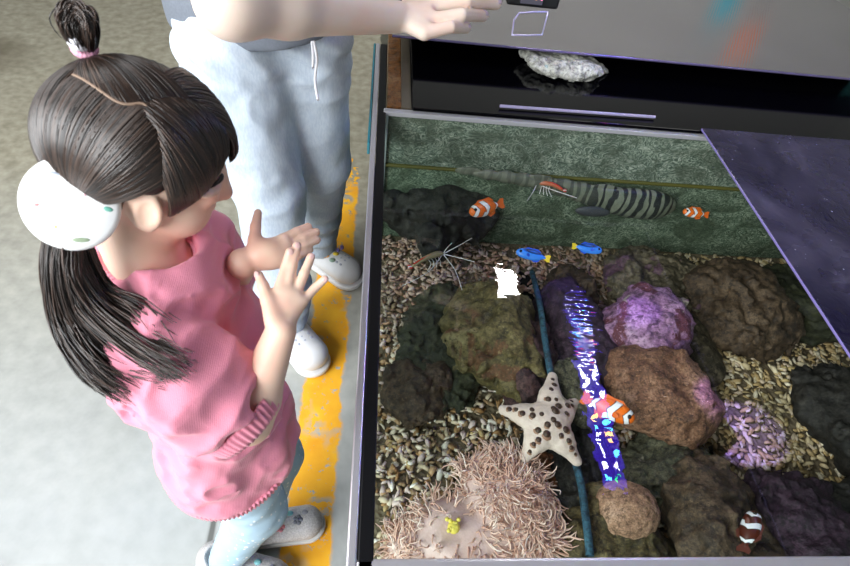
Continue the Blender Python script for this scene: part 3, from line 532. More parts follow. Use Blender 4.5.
# anemone
def anemone():
    t = thing('anemone', 'large pale pink sea anemone with yellow centre in the front left corner', 'sea anemone', P(470, 520, .30))
    C = P(452, 531, .33); lobes = [((446, 530), .30, .060), ((505, 500), .315, .075), ((522, 522), .315, .07), ((412, 548), .275, .045), ((480, 555), .30, .07), ((484, 478), .30, .040)]
    S = SDF()
    for q, z, r in lobes: S.ell(P(*q, z), (r, r*.9, .042), k=.03)
    S.ell(C+A(0, 0, .035), (.035, .035, .02), k=.02, op='s'); S.extra = lambda p, d: d-.004*fbm(p*22, 2, 2)
    n = N('anemone disc'); v = n.noise(25, 4, dist=2); n.set(n.mix(v, (.55, .36, .33), (.78, .60, .57)), .45, Subsurface_Weight=.0).bump(n.noise(120, 2), .5, .002)
    V, F = S.mesh(A(.0, .12, .2), A(.5, .55, .42), .0045); obj('disc', (V, F), n.m, t, 'pale lilac-pink oral disc')
    m = npmesh('tmp', V, F); nm = np.empty(len(V)*3); m.vertices.foreach_get('normal', nm); nm = nm.reshape(-1, 3)
    if (nm[V[:, 2].argmax()][2]) < 0: nm = -nm
    rs = np.random.RandomState(4); up = np.where((nm[:, 2] > -.1) & (V[:, 2] > .265))[0]; dC = np.linalg.norm((V-C)[:, :2], axis=1); pr = np.clip((dC-.018)/.10, 0, 1)**1.1; pr = pr[up]+1e-4
    idx = rs.choice(up, 1800, p=pr/pr.sum()); n_ = len(idx); b = V[idx]; nn = nm[idx]; rad = (b-C)*[1, 1, 0]; rad /= np.linalg.norm(rad, axis=1, keepdims=True)+1e-9; Ls = rs.uniform(.014, .028, n_)*(.85+.6*np.clip(dC[idx]/.15, 0, 1)); clump = np.stack([fbm(b*26, 9, 1), fbm(b*26+50, 19, 1), 0*b[:, 0]], 1)
    d0 = nn*.75+rad*.15+clump*.8+rs.normal(0, .35, (n_, 3)); d0 /= np.linalg.norm(d0, axis=1, keepdims=True); d1 = rad*.45+clump*2.2+rs.normal(0, .75, (n_, 3))+A(0, 0, -.15); d1 /= np.linalg.norm(d1, axis=1, keepdims=True)
    s = np.linspace(0, 1, 8)[None, :, None]; L = b[:, None]+Ls[:, None, None]*(d0[:, None]*s*(1-.5*s)+d1[:, None]*.7*s*s)
    ph = rs.rand(n_, 1)*6.283; hk = rs.uniform(.10, .30, (n_, 1))*Ls[:, None]; s2 = np.linspace(0, 1, 8)[None]**2; L[:, :, 0] += hk*s2*np.cos(ph+s2*3.5); L[:, :, 1] += hk*s2*np.sin(ph+s2*3.5); R = np.linspace(1, .7, 8); R[-1] = .35; R[-2] = .8; rr = rs.uniform(.0012, .0018, (n_, 1))*R; L[:, :, 1] = np.maximum(L[:, :, 1], Y0+.016); L[:, :, 0] = np.maximum(L[:, :, 0], .02)
    n = N('tentacle'); g = n.node('ShaderNodeNewGeometry'); n.set(n.ramp(g.outputs['Random Per Island'], [(0, (.66, .38, .29)), (.4, (.76, .50, .41)), (.75, (.83, .61, .52)), (1, (.90, .76, .70))]), .4)
    V2, F2 = tubes(L[:, :], rr, 5); o = obj('tentacles', (V2, F2), n.m, t, 'hundreds of short pink tentacles'); o['kind'] = 'stuff'
    rs2 = np.random.RandomState(8); o = obj('mouth', cat([sph(C+A(0, 0, .020), (.011, .011, .009), 3)]+[sph(C+A(rs2.normal(0, .005), rs2.normal(0, .005), .025), (.004,)*3, 2) for _ in range(9)]), plain('mouth yellow', (.80, .66, .12), .4), t, 'yellow mouth')
anemone()
# ================================================================ PEOPLE
def skinmat(name, c, flush):
    n = N(name); f = n.noise(11, 3); n.set(n.mix(n.ramp(f, [(.42, (0, 0, 0)), (.62, (1, 1, 1))]), c, flush), .5, Subsurface_Weight=.12, Subsurface_Scale=.01); n.b.inputs['Subsurface Radius'].default_value = (1, .35, .2); n.bump(n.noise(300, 3), .06, .001); return n.m
hairm = N('dark hair'); g = hairm.node('ShaderNodeNewGeometry'); hairm.set(hairm.ramp(g.outputs['Random Per Island'], [(0, (.010, .007, .006)), (.5, (.030, .018, .013)), (1, (.08, .046, .032))]), .36, spec=.65); hairm = hairm.m
def frame(F, U): F = nrm(F); L = nrm(np.cross(U, F)); U = np.cross(F, L); return np.stack([F, L, U], 1)
def add_head(S, C, R, h):
    g = lambda *v: C+R@(A(*v)*h); e = lambda c, r, k=.02, op='u': S.ell(g(*c), A(*r)*h, R, k*h*5, op)
    e((-.07, 0, .09), (.43, .365, .40), .03); e((.10, 0, -.10), (.28, .28, .33), .03); e((.19, 0, -.355), (.13, .15, .11), .02)
    for s in (-1, 1):
        e((.20, s*.15, -.20), (.16, .13, .15), .02); e((.385, s*.145, -.005), (.05, .075, .045), .006, 's'); e((.31, s*.145, -.01), (.082, .085, .08), .004)
        e((.30, s*.15, .055), (.09, .12, .03), .008)
        Ro = R@np.array([[math.cos(s*.35), -math.sin(s*.35), 0], [math.sin(s*.35), math.cos(s*.35), 0], [0, 0, 1]])
        S.ell(g(.045, s*.345, -.07), A(.100, .040, .140)*h, Ro, .015*h); S.ell(g(.065, s*.395, -.055), A(.055, .026, .088)*h, Ro, .012*h, 's'); S.ell(g(.085, s*.335, -.16), A(.04, .032, .045)*h, Ro, .02*h)
    S.cap(g(.375, 0, .05), g(.42, 0, -.085), .030*h, .052*h, .04*h)
    for s in (-1, 1): S.ell(g(.39, s*.045, -.095), A(.035, .03, .028)*h, R, .02*h)
    e((.345, 0, -.205), (.055, .085, .022), .006); e((.335, 0, -.24), (.055, .075, .024), .006); e((.39, 0, -.222), (.03, .08, .006), .003, 's')
def eyes(t, C, R, h):
    g = lambda *v: C+R@(A(*v)*h)
    for s in (-1, 1):
        b = obj('eye', sph(g(.315, s*.145, -.01), (.070*h,)*3, 3), plain('eye white', (.75, .73, .70), .1), t); obj('iris', sph(g(.366, s*.143, -.012), A(.026, .026, .026)*h, 2), plain('iris', (.012, .006, .004), .1), b)
        obj('eyebrow', tubes([spline([g(.375, s*.06, .085), g(.375, s*.14, .11), g(.33, s*.22, .095)], 6)], A(.6, 1, 1.2, 1.1, .8, .3)*.012*h, 5), plain('brow', (.02, .012, .01), .6), t)
def fingers(S, W, kn, mids, tips, rs, thumb, k=.004):
    for K, m, T, r in zip(kn, mids, tips, rs):
        S.cap(W+(K-W)*.35, K, r*1.35, r*1.2, .008); S.cap(K, m, r*1.12, r, k*.5); S.cap(m, T, r, r*.88, k*.5)
    for i in range(len(kn)-1): S.cap(W+(kn[i]-W)*.3, kn[i]*.5+kn[i+1]*.5+(W-kn[i])*.08, rs[i]*1.3, rs[i]*1.15, .008)
    S.cap(thumb[0], thumb[1], rs[0]*1.7, rs[0]*1.35, .008); S.cap(thumb[1], thumb[2], rs[0]*1.25, rs[0]*1.05, .004); S.cap(thumb[2], thumb[3], rs[0]*1.05, rs[0]*.82, .003)
def nail(t, tip, prev, out, r, m):
    d = nrm(tip-prev); o_ = nrm(out-(out@d)*d); R = np.stack([d, np.cross(o_, d), o_], 1); V, F = sph((0, 0, 0), (r*.85, r*.62, r*.2), 2); obj('fingernail', (V@R.T+tip-d*r*.1+o_*r*.70, F), m, t)
nailm = plain('nail', (.78, .50, .46), .3)
# ---------------------------------------------------------------- the girl
girl = thing('person', 'small girl in a pink sweater clapping beside the aquarium, topknot and side ponytail', 'person', (-.21, .36, 0))
HC = P(146, 166, .930)+A(.0, .012, 0); HR = frame((.93, .10, -.36), (.30, .05, .95)); HH = .198
sk = skinmat('girl skin', (.86, .60, .46), (.88, .51, .39))
S = SDF(); add_head(S, HC, HR, HH)
NB = A(-.262, .450, .800); S.cap(HC+HR@(A(-.14, 0, -.30)*HH), NB, .040, .042, .02)
shN, shF = A(-.245, .362, .772), A(-.235, .535, .775); CHS = A(-.235, .450, .70); PEL = A(-.215, .42, .50)
S.cap(shN, shF, .038, .038, .03); S.chain([NB, CHS, A(-.225, .435, .60), PEL], [.035, .052, .060, .075], .02)
EN, WN = P(247, 425, .672)+A(0, .006, 0), P(281, 331, .775); EF, WF = A(-.225, .56, .66), P(243, 263, .79)
S.chain([shN, EN, EN+(WN-EN)*.25, WN], [.036, .029, .029, .0185], .012); S.chain([shF, EF, EF+(WF-EF)*.25, WF], [.036, .030, .030, .0195], .012)
# near hand, back of the hand towards the camera
z = .80; kn = [P(278, 293, z), P(287, 291, z), P(296, 294, z-.004), P(303, 301, z-.010)]
mi = [P(286, 268, z+.012), P(292, 266, z+.014), P(304, 274, z+.008), P(315, 288, z-.004)]; ti = [P(290, 252, z+.026), P(297, 246, z+.028), P(311, 257, z+.018), P(325, 279, z+.004)]
fr = [.0066, .0066, .0062, .0056]; th = [P(273, 318, z-.01), P(268, 300, z), P(263, 286, z+.006), P(259, 275, z+.010)]
fingers(S, WN, kn, mi, ti, fr, th); NH = (ti, mi, th)
# far hand, palm towards the camera
z = .80; kn2 = [P(284, 239, z+.006), P(287, 246, z), P(287, 254, z-.006), P(284, 262, z-.012)]
mi2 = [P(297, 232, z+.006), P(303, 238, z), P(304, 245, z-.006), P(298, 256, z-.012)]; ti2 = [P(308, 227, z+.004), P(316, 232, z-.002), P(317, 240, z-.008), P(310, 250, z-.014)]
th2 = [P(257, 255, z), P(255, 240, z+.006), P(255.5, 227, z+.012), P(258, 213, z+.018)]
fingers(S, WF, kn2, mi2, ti2, fr, th2); S.ell(P(267, 254, z-.004), (.020, .016, .020), k=.012)
# legs
HN, HF = A(-.205, .375, .47), A(-.205, .455, .47); KN = P(262, 520, .285)+A(-.012, .02, 0); AN = A(-.262, .315, .075); KF = A(-.165, .452, .27); AF = P(262, 522, .075)
S.chain([HN, KN, AN], [.060, .040, .026], .02); S.chain([HF, KF, AF], [.060, .040, .026], .02)
for a_, d_ in ((AN, nrm(A(.9, -.25, 0))), (AF, nrm(A(.97, .12, 0)))): S.cap(a_-A(0, 0, .035)-d_*.012, a_-A(0, 0, .050)+d_*.075, .020, .014, .015)
obj('body', S.mesh(A(-.42, .2, 0), A(-.0, .66, 1.08), .0023), sk, girl)
eyes(girl, HC, HR, HH)
for i in range(4): nail(girl, ti[i], mi[i], A(.3, -.7, .6), fr[i], nailm)
nail(girl, th[3], th[2], A(-.3, -.6, .5), fr[0], nailm)
# leggings
def legmat():
    n = N('light blue leggings'); v = n.voro(85, vec=n.vec((1, 1, .55))); dots = n.ramp(v, [(.17, (1, 1, 1)), (.24, (0, 0, 0))]); n.set(n.mix(n.math('MULTIPLY', dots, .8), n.mix(n.noise(7, 3), (.36, .56, .72), (.56, .72, .82)), (.92, .95, .97)), .8).bump(n.noise(420, 2), .15, .001); return n.m
S = SDF(); S.ell(PEL-A(0, 0, .01), (.082, .086, .08), k=.03); S.chain([HN, KN, AN+A(0, 0, .01)], [.067, .050, .034], .02); S.chain([HF, KF, AF+A(0, 0, .01)], [.063, .048, .034], .02)
S.extra = lambda p, d: d-.0022*fbm(p*A(26, 26, 42), 5, 2)
obj('leggings', S.mesh(A(-.40, .2, .03), A(-.02, .62, .62), .0035), legmat(), girl)
# shoes
def shoe(a, d, par, main, sole, charms, L=.150, Wd=.030, strap=False):
    d = nrm(d*A(1, 1, 0)); s_ = A(-d[1], d[0], 0); c = a*A(1, 1, 0); sc = L/.15; R = np.stack([d, s_, A(0, 0, 1.)], 1)
    S = SDF(); S.cap(c-d*.028*sc+A(0, 0, .032*sc), c+d*.075*sc+A(0, 0, .028*sc), .028*sc, .031*sc, .015*sc, A(0, 0, 1), .8); S.ell(c-d*.02*sc+A(0, 0, .045*sc), A(.036, .030, .034)*sc, R, .015*sc)
    S.ell(c-d*.006*sc+A(0, 0, .075*sc), A(.030, .023, .030)*sc, R, .006, 's'); S.plane(c+A(0, 0, .008*sc), (0, 0, -1), .004)
    up = obj('shoe', S.mesh(c-A(.2, .2, 0)*sc, c+A(.2, .2, .12)*sc, .0028), main, par)
    S = SDF(); S.cap(c-d*.032*sc+A(0, 0, .008*sc), c+d*.078*sc+A(0, 0, .008*sc), .029*sc, .033*sc, .01, A(0, 0, 1), .5); S.plane(c, (0, 0, -1), .002); S.plane(c+A(0, 0, .013*sc), (0, 0, 1), .003); obj('sole', S.mesh(c-A(.2, .2, .02)*sc, c+A(.2, .2, .05)*sc, .0028), sole, up)
    for (f, s, kind, col) in charms:
        q = c+d*f*sc+s_*s*sc; zt = (.0525-.10*abs(s)-max(0, f-.07)*.25)*sc; m = plain('charm '+kind, col, .35)
        if kind == 'flower': parts = [sph(q+A(0, 0, zt)+.0055*sc*(d*math.cos(k*1.2566)+s_*math.sin(k*1.2566)), A(.0042, .0042, .003)*sc, 2) for k in range(5)]+[sph(q+A(0, 0, zt+.002), A(.0035, .0035, .003)*sc, 2)]
        elif kind == 'bow': parts = [sph(q+A(0, 0, zt)+k*.006*sc*s_, A(.004, .007, .003)*sc, 2) for k in (-1, 1)]
        elif kind == 'hole': parts = [sph(q+A(0, 0, zt-.001), A(.003, .003, .0016)*sc, 2)]
        else: parts = [sph(q+A(0, 0, zt), A(.0065, .0055, .0035)*sc, 2)]
        obj('vent_hole' if kind == 'hole' else 'shoe_charm', cat(parts), m, up)
    return up
white = plain('white shoe', (.80, .80, .80), .5); greyk = N('grey knit shoe'); greyk.set(greyk.mix(greyk.voro(300), (.42, .40, .40), (.66, .64, .63)), .7).bump(greyk.voro(300), .5, .001); greyk = greyk.m
sole = plain('shoe sole', (.72, .72, .70), .5)
gch = [(.048, .012, 'round', (.25, .60, .62)), (.062, -.002, 'flower', (.18, .19, .22)), (.030, -.010, 'flower', (.70, .25, .28)), (.075, .010, 'round', (.3, .3, .34))]
shoe(AF, A(.97, .14, 0), girl, greyk, sole, gch, .180); shoe(AN, A(.9, -.25, 0), girl, greyk, sole, gch, .180)
for a_ in (AF, AN): obj('sock', tubes([[a_-A(0, 0, .02), a_+A(0, 0, .0), a_+A(0, 0, .012)]], [.029, .031, .030], 14), plain('pale sock', (.60, .64, .70), .9), girl)
# sweater
def knit(name, c1, c2):
    n = N(name); w = n.node('ShaderNodeTexWave'); w.inputs['Scale'].default_value = 160; w.wave_profile = 'SIN'; n.link(n.co.outputs['Object'], w.inputs[0]); n.set(n.mix(n.noise(9, 4), c1, c2), .85, Sheen_Weight=.35)
    n.bump(n.math('ADD', n.math('MULTIPLY', w.outputs['Fac'], .35), n.noise(420, 2)), .25, .0012); return n.m
pink = knit('pink sweater knit', (.84, .25, .36), (.90, .34, .44)); ribm = knit('pink rib knit', (.82, .25, .36), (.90, .36, .46))
S = SDF()
TOP = A(-.245, .455, .765); MIDT = A(-.215, .430, .64); HEM = A(-.215, .400, .455)
S.cap(TOP, MIDT, .085, .104, .03, (1, 0, 0), .84); S.cap(MIDT, HEM, .104, .124, .03, (1, 0, 0), .86)
S.cap(shN+A(0, .02, .004), shF-A(0, .02, -.004), .048, .048, .03)
SE = shN+(EN-shN)*.50
def sleeve(a_, e_, cut, r):
    Q = SDF(); ax = nrm(e_-a_); Q.chain([a_, a_+(e_-a_)*.45+A(-.006, -.008, 0), e_+ax*.03], [r*.92, r*1.05, r], .02); c_ = a_+(e_-a_)*cut; Q.cap(c_+ax*.03, c_-ax*.02, r*.78, r*.78, .006, op='s'); Q.plane(c_, ax, .005)
    S.add(lambda p: Q.ev(p), (a_+e_)/2, .16, .004); return c_, ax
cutN, axN = sleeve(shN+A(0, .008, 0), EN, .93, .064); cutF, axF = sleeve(shF, EF, .88, .052)
def folds(p, d):
    q = p-A(-.22, .4, .65); w = .0055*fbm(q*A(13, 13, 9), 31, 2)+.0050*(.6-np.abs(vnoise(q@HR*A(16, 16, 26)+4, 8))*2)+.0022*(.5-np.abs(vnoise(q@HR*A(40, 28, 60)+9, 18))*2)
    sl = np.exp(-((np.linalg.norm(p-(EN+SE)/2, axis=1))/.07)**2); ax = nrm(EN-shN); tt = (p-shN)@ax; w = w+sl*.017*(.6-np.abs(np.sin(tt*62+3.2*vnoise(p*15, 3))))
    lo = np.clip((.62-p[:, 2])/.1, 0, 1)*np.exp(-((p[:, 2]-.52)/.06)**2); w = w+lo*.003*np.sin(np.arctan2(p[:, 1]-.415, p[:, 0]+.215)*7+2*vnoise(p*9, 4))
    return d-w*1.5
S.extra = folds
sw = SDF()
def evs(p, c=None, rad=0): return S.ev(p, c, rad)
S2 = SDF(); S2.add(lambda p: S.ev(p), (-.2, .42, .6), 1., .001)
NC = P(149, 256, .822); S2.ell(NC+A(0, 0, .018), (.058, .046, .050), k=.006, op='s')
S2.plane(HEM-A(0, 0, .018), (0, .0, -1), .004); S2.cap(HEM-A(0, 0, .04), HEM+A(0, 0, .0), .104, .100, .006, (1, 0, 0), .84, 's')

sweater = obj('sweater', S2.mesh(A(-.42, .2, .40), A(-.05, .66, .86), .0032), pink, girl)
def ring(c, n_, a1, ra, rb, th, seg=72, tw=.0): # ribbed band round an ellipse
    n_ = nrm(n_); e1 = nrm(a1-(a1@n_)*n_); e2 = np.cross(n_, e1); an = np.linspace(0, 2*math.pi, seg*3+1); L = np.array([c+e1*ra*math.cos(x)+e2*rb*math.sin(x) for x in an]); r = th*(1+.10*np.sin(an*seg)); return tubes([L], r, 8)
def rib_band(c, n_, a1, ra, rb, hh, th, seg, flare=0.):
    n_ = nrm(n_); e1 = nrm(a1-(a1@n_)*n_); e2 = np.cross(n_, e1); K = seg*4; an = np.arange(K)*2*math.pi/K; rr = .0016*np.cos(an*seg)
    pr = [(-hh, -th), (-hh, th*.6), (-hh*.6, th), (hh*.6, th), (hh, th*.6), (hh, -th)]
    V = np.array([c+n_*(q+0*x)+(e1*(ra+p_+flare*q+(r_ if p_ > 0 else 0))*math.cos(x)+e2*(rb+p_+flare*q+(r_ if p_ > 0 else 0))*math.sin(x)) for q, p_ in pr for x, r_ in zip(an, rr)])
    F = np.array([[i*K+j, i*K+(j+1) % K, ((i+1) % 6)*K+(j+1) % K, ((i+1) % 6)*K+j] for i in range(6) for j in range(K)]); return V, F
obj('collar', rib_band(NC-A(0, 0, .004), A(.10, -.10, 1), A(1, 0, 0), .058, .046, .008, .0045, 60, -.4), ribm, sweater, 'ribbed collar')
obj('cuff', rib_band(cutN+axN*.004, axN, A(1, 0, 0), .050, .050, .013, .004, 46, -.25), ribm, sweater, 'ribbed cuff')
obj('cuff', rib_band(cutF+axF*.004, axF, A(1, 0, 0), .041, .041, .012, .004, 40, -.25), ribm, sweater, 'ribbed cuff')
V, F = rib_band(HEM-A(0, 0, .020), A(0, 0, 1), A(1, 0, 0), .100, .117, .013, .004, 100, .2); obj('hem_band', (V, F), ribm, sweater, 'ribbed hem')
# hair
CR = A(.455, .395, .425)*HH; CC = HC+HR@(A(-.07, 0, .09)*HH)
def onhead(a, lift=1.): return CC+HR@(nrm(a)*CR*lift)
S = SDF(); S.ell(CC, CR*1.0, HR, .01)
S.plane(CC+HR@(A(.19, 0, 0)*HH), HR@A(1., 0, -.75), .01); S.plane(CC+HR@(A(0, 0, -.27)*HH), HR@A(.25, 0, -1), .01)
for s in (-1, 1): S.ell(HC+HR@(A(.05, s*.40, -.10)*HH), A(.12, .14, .16)*HH, HR, .006, 's')
scalp = N('scalp hair'); v = scalp.noise(40, 3, scalp.vec((1, 1, 5))); scalp.set(scalp.mix(v, (.022, .014, .011), (.040, .026, .020)), .4); hair = obj('hair', S.mesh(CC-.13, CC+.13, .003), scalp.m, girl)
def tohead(p): return nrm((HR.T@(p-CC))/CR)
rs = np.random.RandomState(21)
def sweep(a, b, n, lift=.05, m=16, spread=.08, ext=None, r=.0011, endlift=0.):
    """strands over the scalp: start curve a (list of unit vectors) -> end curve b"""
    out = []; a = np.array([nrm(x) for x in a]); b = np.array([nrm(x) for x in b])
    SA, SB = spline(a, 400), spline(b, 400)
    for _ in range(n):
        u = rs.rand(); w = np.clip(u+rs.normal(0, .04), 0, 1); ia = SA[int(u*399)]+rs.normal(0, spread*.3, 3); ib = SB[int(w*399)]+rs.normal(0, spread*.25, 3)
        ia, ib = nrm(ia), nrm(ib); om = math.acos(np.clip(ia@ib, -1, 1)); s = np.linspace(0, 1, m)[:, None]; q = (np.sin((1-s)*om)*ia+np.sin(s*om)*ib)/math.sin(om) if om > .02 else ia+(ib-ia)*s
        lf = 1.005+lift*np.sin(s*math.pi)**.7*(.55+.6*rs.rand())+endlift*s; out.append(CC+((q*CR*lf)@HR.T))
    return out
tieR = tohead(P(74, 205, .925)); tieL = tieR*A(1, -1, 1); tieT = tohead(P(88, 54, 1.03))
pA = [tohead(P(52, 96, 1.0)), tohead(P(78, 84, 1.02)), tohead(P(115, 98, 1.03)), tohead(P(146, 98, 1.03))]
pB = [tohead(P(146, 98, 1.03)), tohead(P(165, 122, 1.02)), tohead(P(172, 160, .99)), tohead(P(176, 195, .96))]
lines = sweep(pA, [tieT]*2, 600, .035, spread=.04)
back = [A(-.40, .35, .85), A(-.82, .34, .35), A(-.85, .28, -.1), A(-.75, .2, -.5)]
lines += sweep(pA[::-1]+back[:1], [tieR]*2, 1000, .05, spread=.06); lines += sweep(pB, [tieR]*2, 800, .06, spread=.04); lines += sweep(back, [tieR]*2, 1100, .05, spread=.07)
topfr = [A(.05, 0, 1), A(.45, .0, .85), A(.75, .05, .55)]
lines += sweep([tohead(P(146, 98, 1.03)), A(.30, -.25, .95), A(.55, -.2, .80)], [tieT]*2, 120, .05, spread=.05)
lines += sweep([pB[3], pB[2], pB[1], pB[0], A(.5, -.05, .9), A(.75, .0, .6)], [tohead(P(*q)) for q in ((174, 228, .895), (184, 216, .905), (203, 196, .92), (222, 176, .935), (234, 158, .95))], 1400, .08, spread=.03, endlift=.04)
lines += sweep([A(.10, -.10, 1), A(.45, -.05, .9), A(.75, .0, .6)], [A(.30, .95, -.3), A(.62, .80, -.25), A(.85, .5, -.02), A(.98, .10, .05)], 500, .10, spread=.05, endlift=.05)
lines += sweep([A(-.5, .15, .8), A(-.1, .2, 1), A(.2, .3, .95), A(.3, .7, .6)], [tieL]*2, 400, .06); lines += sweep([x*A(1, .35, 1) for x in back], [tieL]*2, 300, .05)
ptl = [CC+HR@(nrm(q)*CR*1.010) for q in spline(pA+pB[1:], 40)]
obj('parting', tubes([ptl], [.0017]*40, 6), plain('scalp parting', (.30, .20, .14), .6), hair, 'pale scalp parting line')
Rr = .0010*np.concatenate([np.full(12, 1.), np.linspace(1, .5, 4)])
obj('hair_strands', tubes(lines, Rr, 4), hairm, hair)
def tail(ctrls, n, r0, spread, nm, m=20, par=hair):
    out = []
    for _ in range(n):
        c = ctrls[rs.randint(len(ctrls))]; L = spline(c, m); o_ = rs.normal(0, 1, 3); o_ /= max(1, np.linalg.norm(o_)); o2 = rs.normal(0, 1, 3); s = np.linspace(0, 1, m)[:, None]
        out.append(L+o_*(r0*(1-s*.3)+spread*.6*s*s)+o2*spread*.35*s*s+.004*np.sin(s*5+rs.rand()*6)*s*rs.normal(0, 1, 3))
    return obj(nm, tubes(out, .00085*np.concatenate([np.ones(m-6), np.linspace(1, .25, 6)]), 4), hairm, par)
T0 = P(70, 212, .918)
tail([[T0, P(64, 262, .885), P(80, 318, .83), P(125, 360, .79), P(172, 372, .785)], [T0, P(60, 262, .885), P(68, 318, .83), P(95, 362, .80), P(128, 384, .78)], [T0, P(66, 258, .885), P(92, 305, .84), P(140, 345, .81), P(176, 366, .80)]], 950, .017, .010, 'ponytail')
TL = CC+HR@(tieL*CR*1.05); tail([[TL, TL+A(-.02, .02, -.04), TL+A(-.02, .03, -.10), TL+A(.01, .02, -.16)]], 260, .012, .016, 'ponytail')
tail([[T0, P(100, 285, .845), P(140, 310, .83), P(168, 335, .81)]], 46, .010, .016, 'loose_strands')
TT = P(88, 53, 1.028); K1, K2 = P(82, 28, 1.06), P(70, 6, 1.078)
tail([[TT, K1, P(72, 10, 1.075), P(66, 18, 1.07), P(71, 30, 1.056), P(80, 42, 1.043)], [TT, P(88, 32, 1.058), P(83, 13, 1.073), P(73, 8, 1.076), P(68, 20, 1.068), P(80, 42, 1.043)], [TT, P(91, 36, 1.05), P(89, 20, 1.068), P(78, 10, 1.075), P(72, 24, 1.065), P(82, 42, 1.043)]], 620, .0065, .001, 'topknot', 22)
def band(c, n_, r, th, m, nm, lab): obj(nm, ring(c, n_, A(1, .2, 0), r, r, th, 20), m, hair, lab)
band(P(84.5, 48, 1.036), K1-TT, .0085, .0042, plain('pink band', (.85, .42, .55), .6), 'hair_tie', 'pink hair tie'); band(P(80, 41, 1.044), K1-TT, .0080, .0035, plain('white band', (.82, .80, .86), .6), 'hair_tie', 'white hair tie')
V, F = sph(P(75.5, 39, 1.050), (.0065, .005, .0055), 2); obj('hair_bow', (V, F), plain('white bow', (.85, .84, .90), .5), hair, 'small white bow')
# round white hair ornament
DC = P(71, 204, .935); vd = nrm(A(0, 0, CH)-DC+A(-.10, -.10, .10)); s = 49.5*mpp(67, 204, .935)
e1 = nrm(np.cross((0, 0, 1), vd)); e2 = np.cross(vd, e1); an = np.linspace(0, 2*math.pi, 49)[:-1]
prof = [(0, .006), (.5, .0058), (.9, .005), (.98, .003), (1, 0), (.98, -.003), (0, -.003)]; V = np.array([DC+vd*h_+s*q*(e1*.90*math.cos(x)+e2*math.sin(x)*.95) for q, h_ in prof for x in an]); F = np.array([[i*48+j, i*48+(j+1) % 48, (i+1)*48+(j+1) % 48, (i+1)*48+j] for i in range(6) for j in range(48)])
orn = obj('hair_ornament', (V, F), plain('white disc', (.93, .93, .93), .3), hair, 'round white disc with tiny coloured flower prints'); s_ = s
for (x, y, w_, h_, col, r_) in ((-.08, .62, .13, .03, (.45, .50, .60), -.4), (-.55, .08, .05, .03, (.90, .35, .35), 0), (.64, -.22, .09, .05, (.12, .38, .30), -.5), (.02, -.74, .16, .05, (.30, .38, .25), -.2), (-.35, -.40, .03, .03, (.90, .75, .3), 0), (.35, .30, .05, .02, (.93, .62, .68), .8), (.50, .22, .05, .02, (.93, .62, .68), .5), (.30, .12, .03, .03, (.93, .62, .68), 0), (.62, .05, .04, .02, (.93, .62, .68), .3)):
    V, F = sph((0, 0, 0), (w_*s_, h_*s_, .0006), 2); c_, q_ = math.cos(r_), math.sin(r_); B_ = np.stack([e1*c_+e2*q_, -e1*q_+e2*c_, vd], 1); dd = math.hypot(x, y); V = V@B_.T+DC+s_*(x*e1+y*e2)+vd*(.0062-.0012*dd); obj('print', (V, F), plain('print', col, .5), orn)
# ---------------------------------------------------------------- the standing adult
ad = thing('person', 'standing adult in grey t-shirt and pale blue sweatpants holding a camera over the steel counter', 'person', (-.2, 1.06, 0))
sk2 = skinmat('adult skin', (.94, .76, .64), (.94, .69, .57))
S = SDF(); PC = A(-.235, 1.13, .86); fd = nrm(A(.55, -.83, 0)); sdv = A(-fd[1], fd[0], 0)
EL, WR = P(232, 1, .99), P(396, 17, .905)
SR = A(-.36, 1.12, 1.30); SL = A(-.06, 1.26, 1.31); CH2 = (SR+SL)/2+A(0, 0, -.10); NK = (SR+SL)/2+A(0, 0, .05)
S.cap(SR, SL, .055, .055, .04); S.chain([CH2, A(-.22, 1.17, 1.02), PC], [.125, .115, .12], .05); S.chain([SR, EL, EL+(WR-EL)*.28, WR], [.054, .048, .043, .0275], .02)
HC2 = NK+A(.07, -.06, .17); HR2 = frame(A(.62, -.62, -.45), A(.3, -.3, .9)); add_head(S, HC2, HR2, .235); S.cap(HC2-A(.03, -.02, .08), NK-A(0, 0, .03), .052, .06, .03)
# right hand wrapped round the camera
z = .90; kn = [P(434, -8, z+.012), P(432, 7, z+.008), P(429, 21, z), P(424, 33, z-.008)]
mi = [P(462, -14, z+.020), P(466, 1, z+.018), P(461, 15, z+.010), P(450, 27, z+.0)]; ti = [P(490, -10, z+.006), P(496, 4, z-.004), P(483, 16, z-.012), P(466, 28, z-.018)]
fr2 = [.0128, .0128, .0122, .0112]; th = [P(415, -12, z-.01), P(440, -24, z-.02), P(462, -26, z-.02), P(484, -26, z-.012)]
fingers(S, WR, kn, mi, ti, fr2, th); TI = ti
# left arm reaching to the other side of the camera
EL2, WR2 = A(.14, 1.33, 1.10), A(.40, 1.16, 1.06); S.chain([SL, EL2, WR2], [.05, .042, .027], .02)
kn_ = [WR2+A(.005, -.045+.018*i, .01-.004*i)+A(-.04, -.02, 0) for i in range(4)]; mi_ = [k+A(-.03, -.012, -.01) for k in kn_]; ti_ = [k+A(-.028, -.004, -.006) for k in mi_]; fingers(S, WR2, kn_, mi_, ti_, fr2, [WR2+A(-.01, -.02, -.01), WR2+A(-.03, -.03, -.02), WR2+A(-.05, -.035, -.02), WR2+A(-.07, -.035, -.015)])
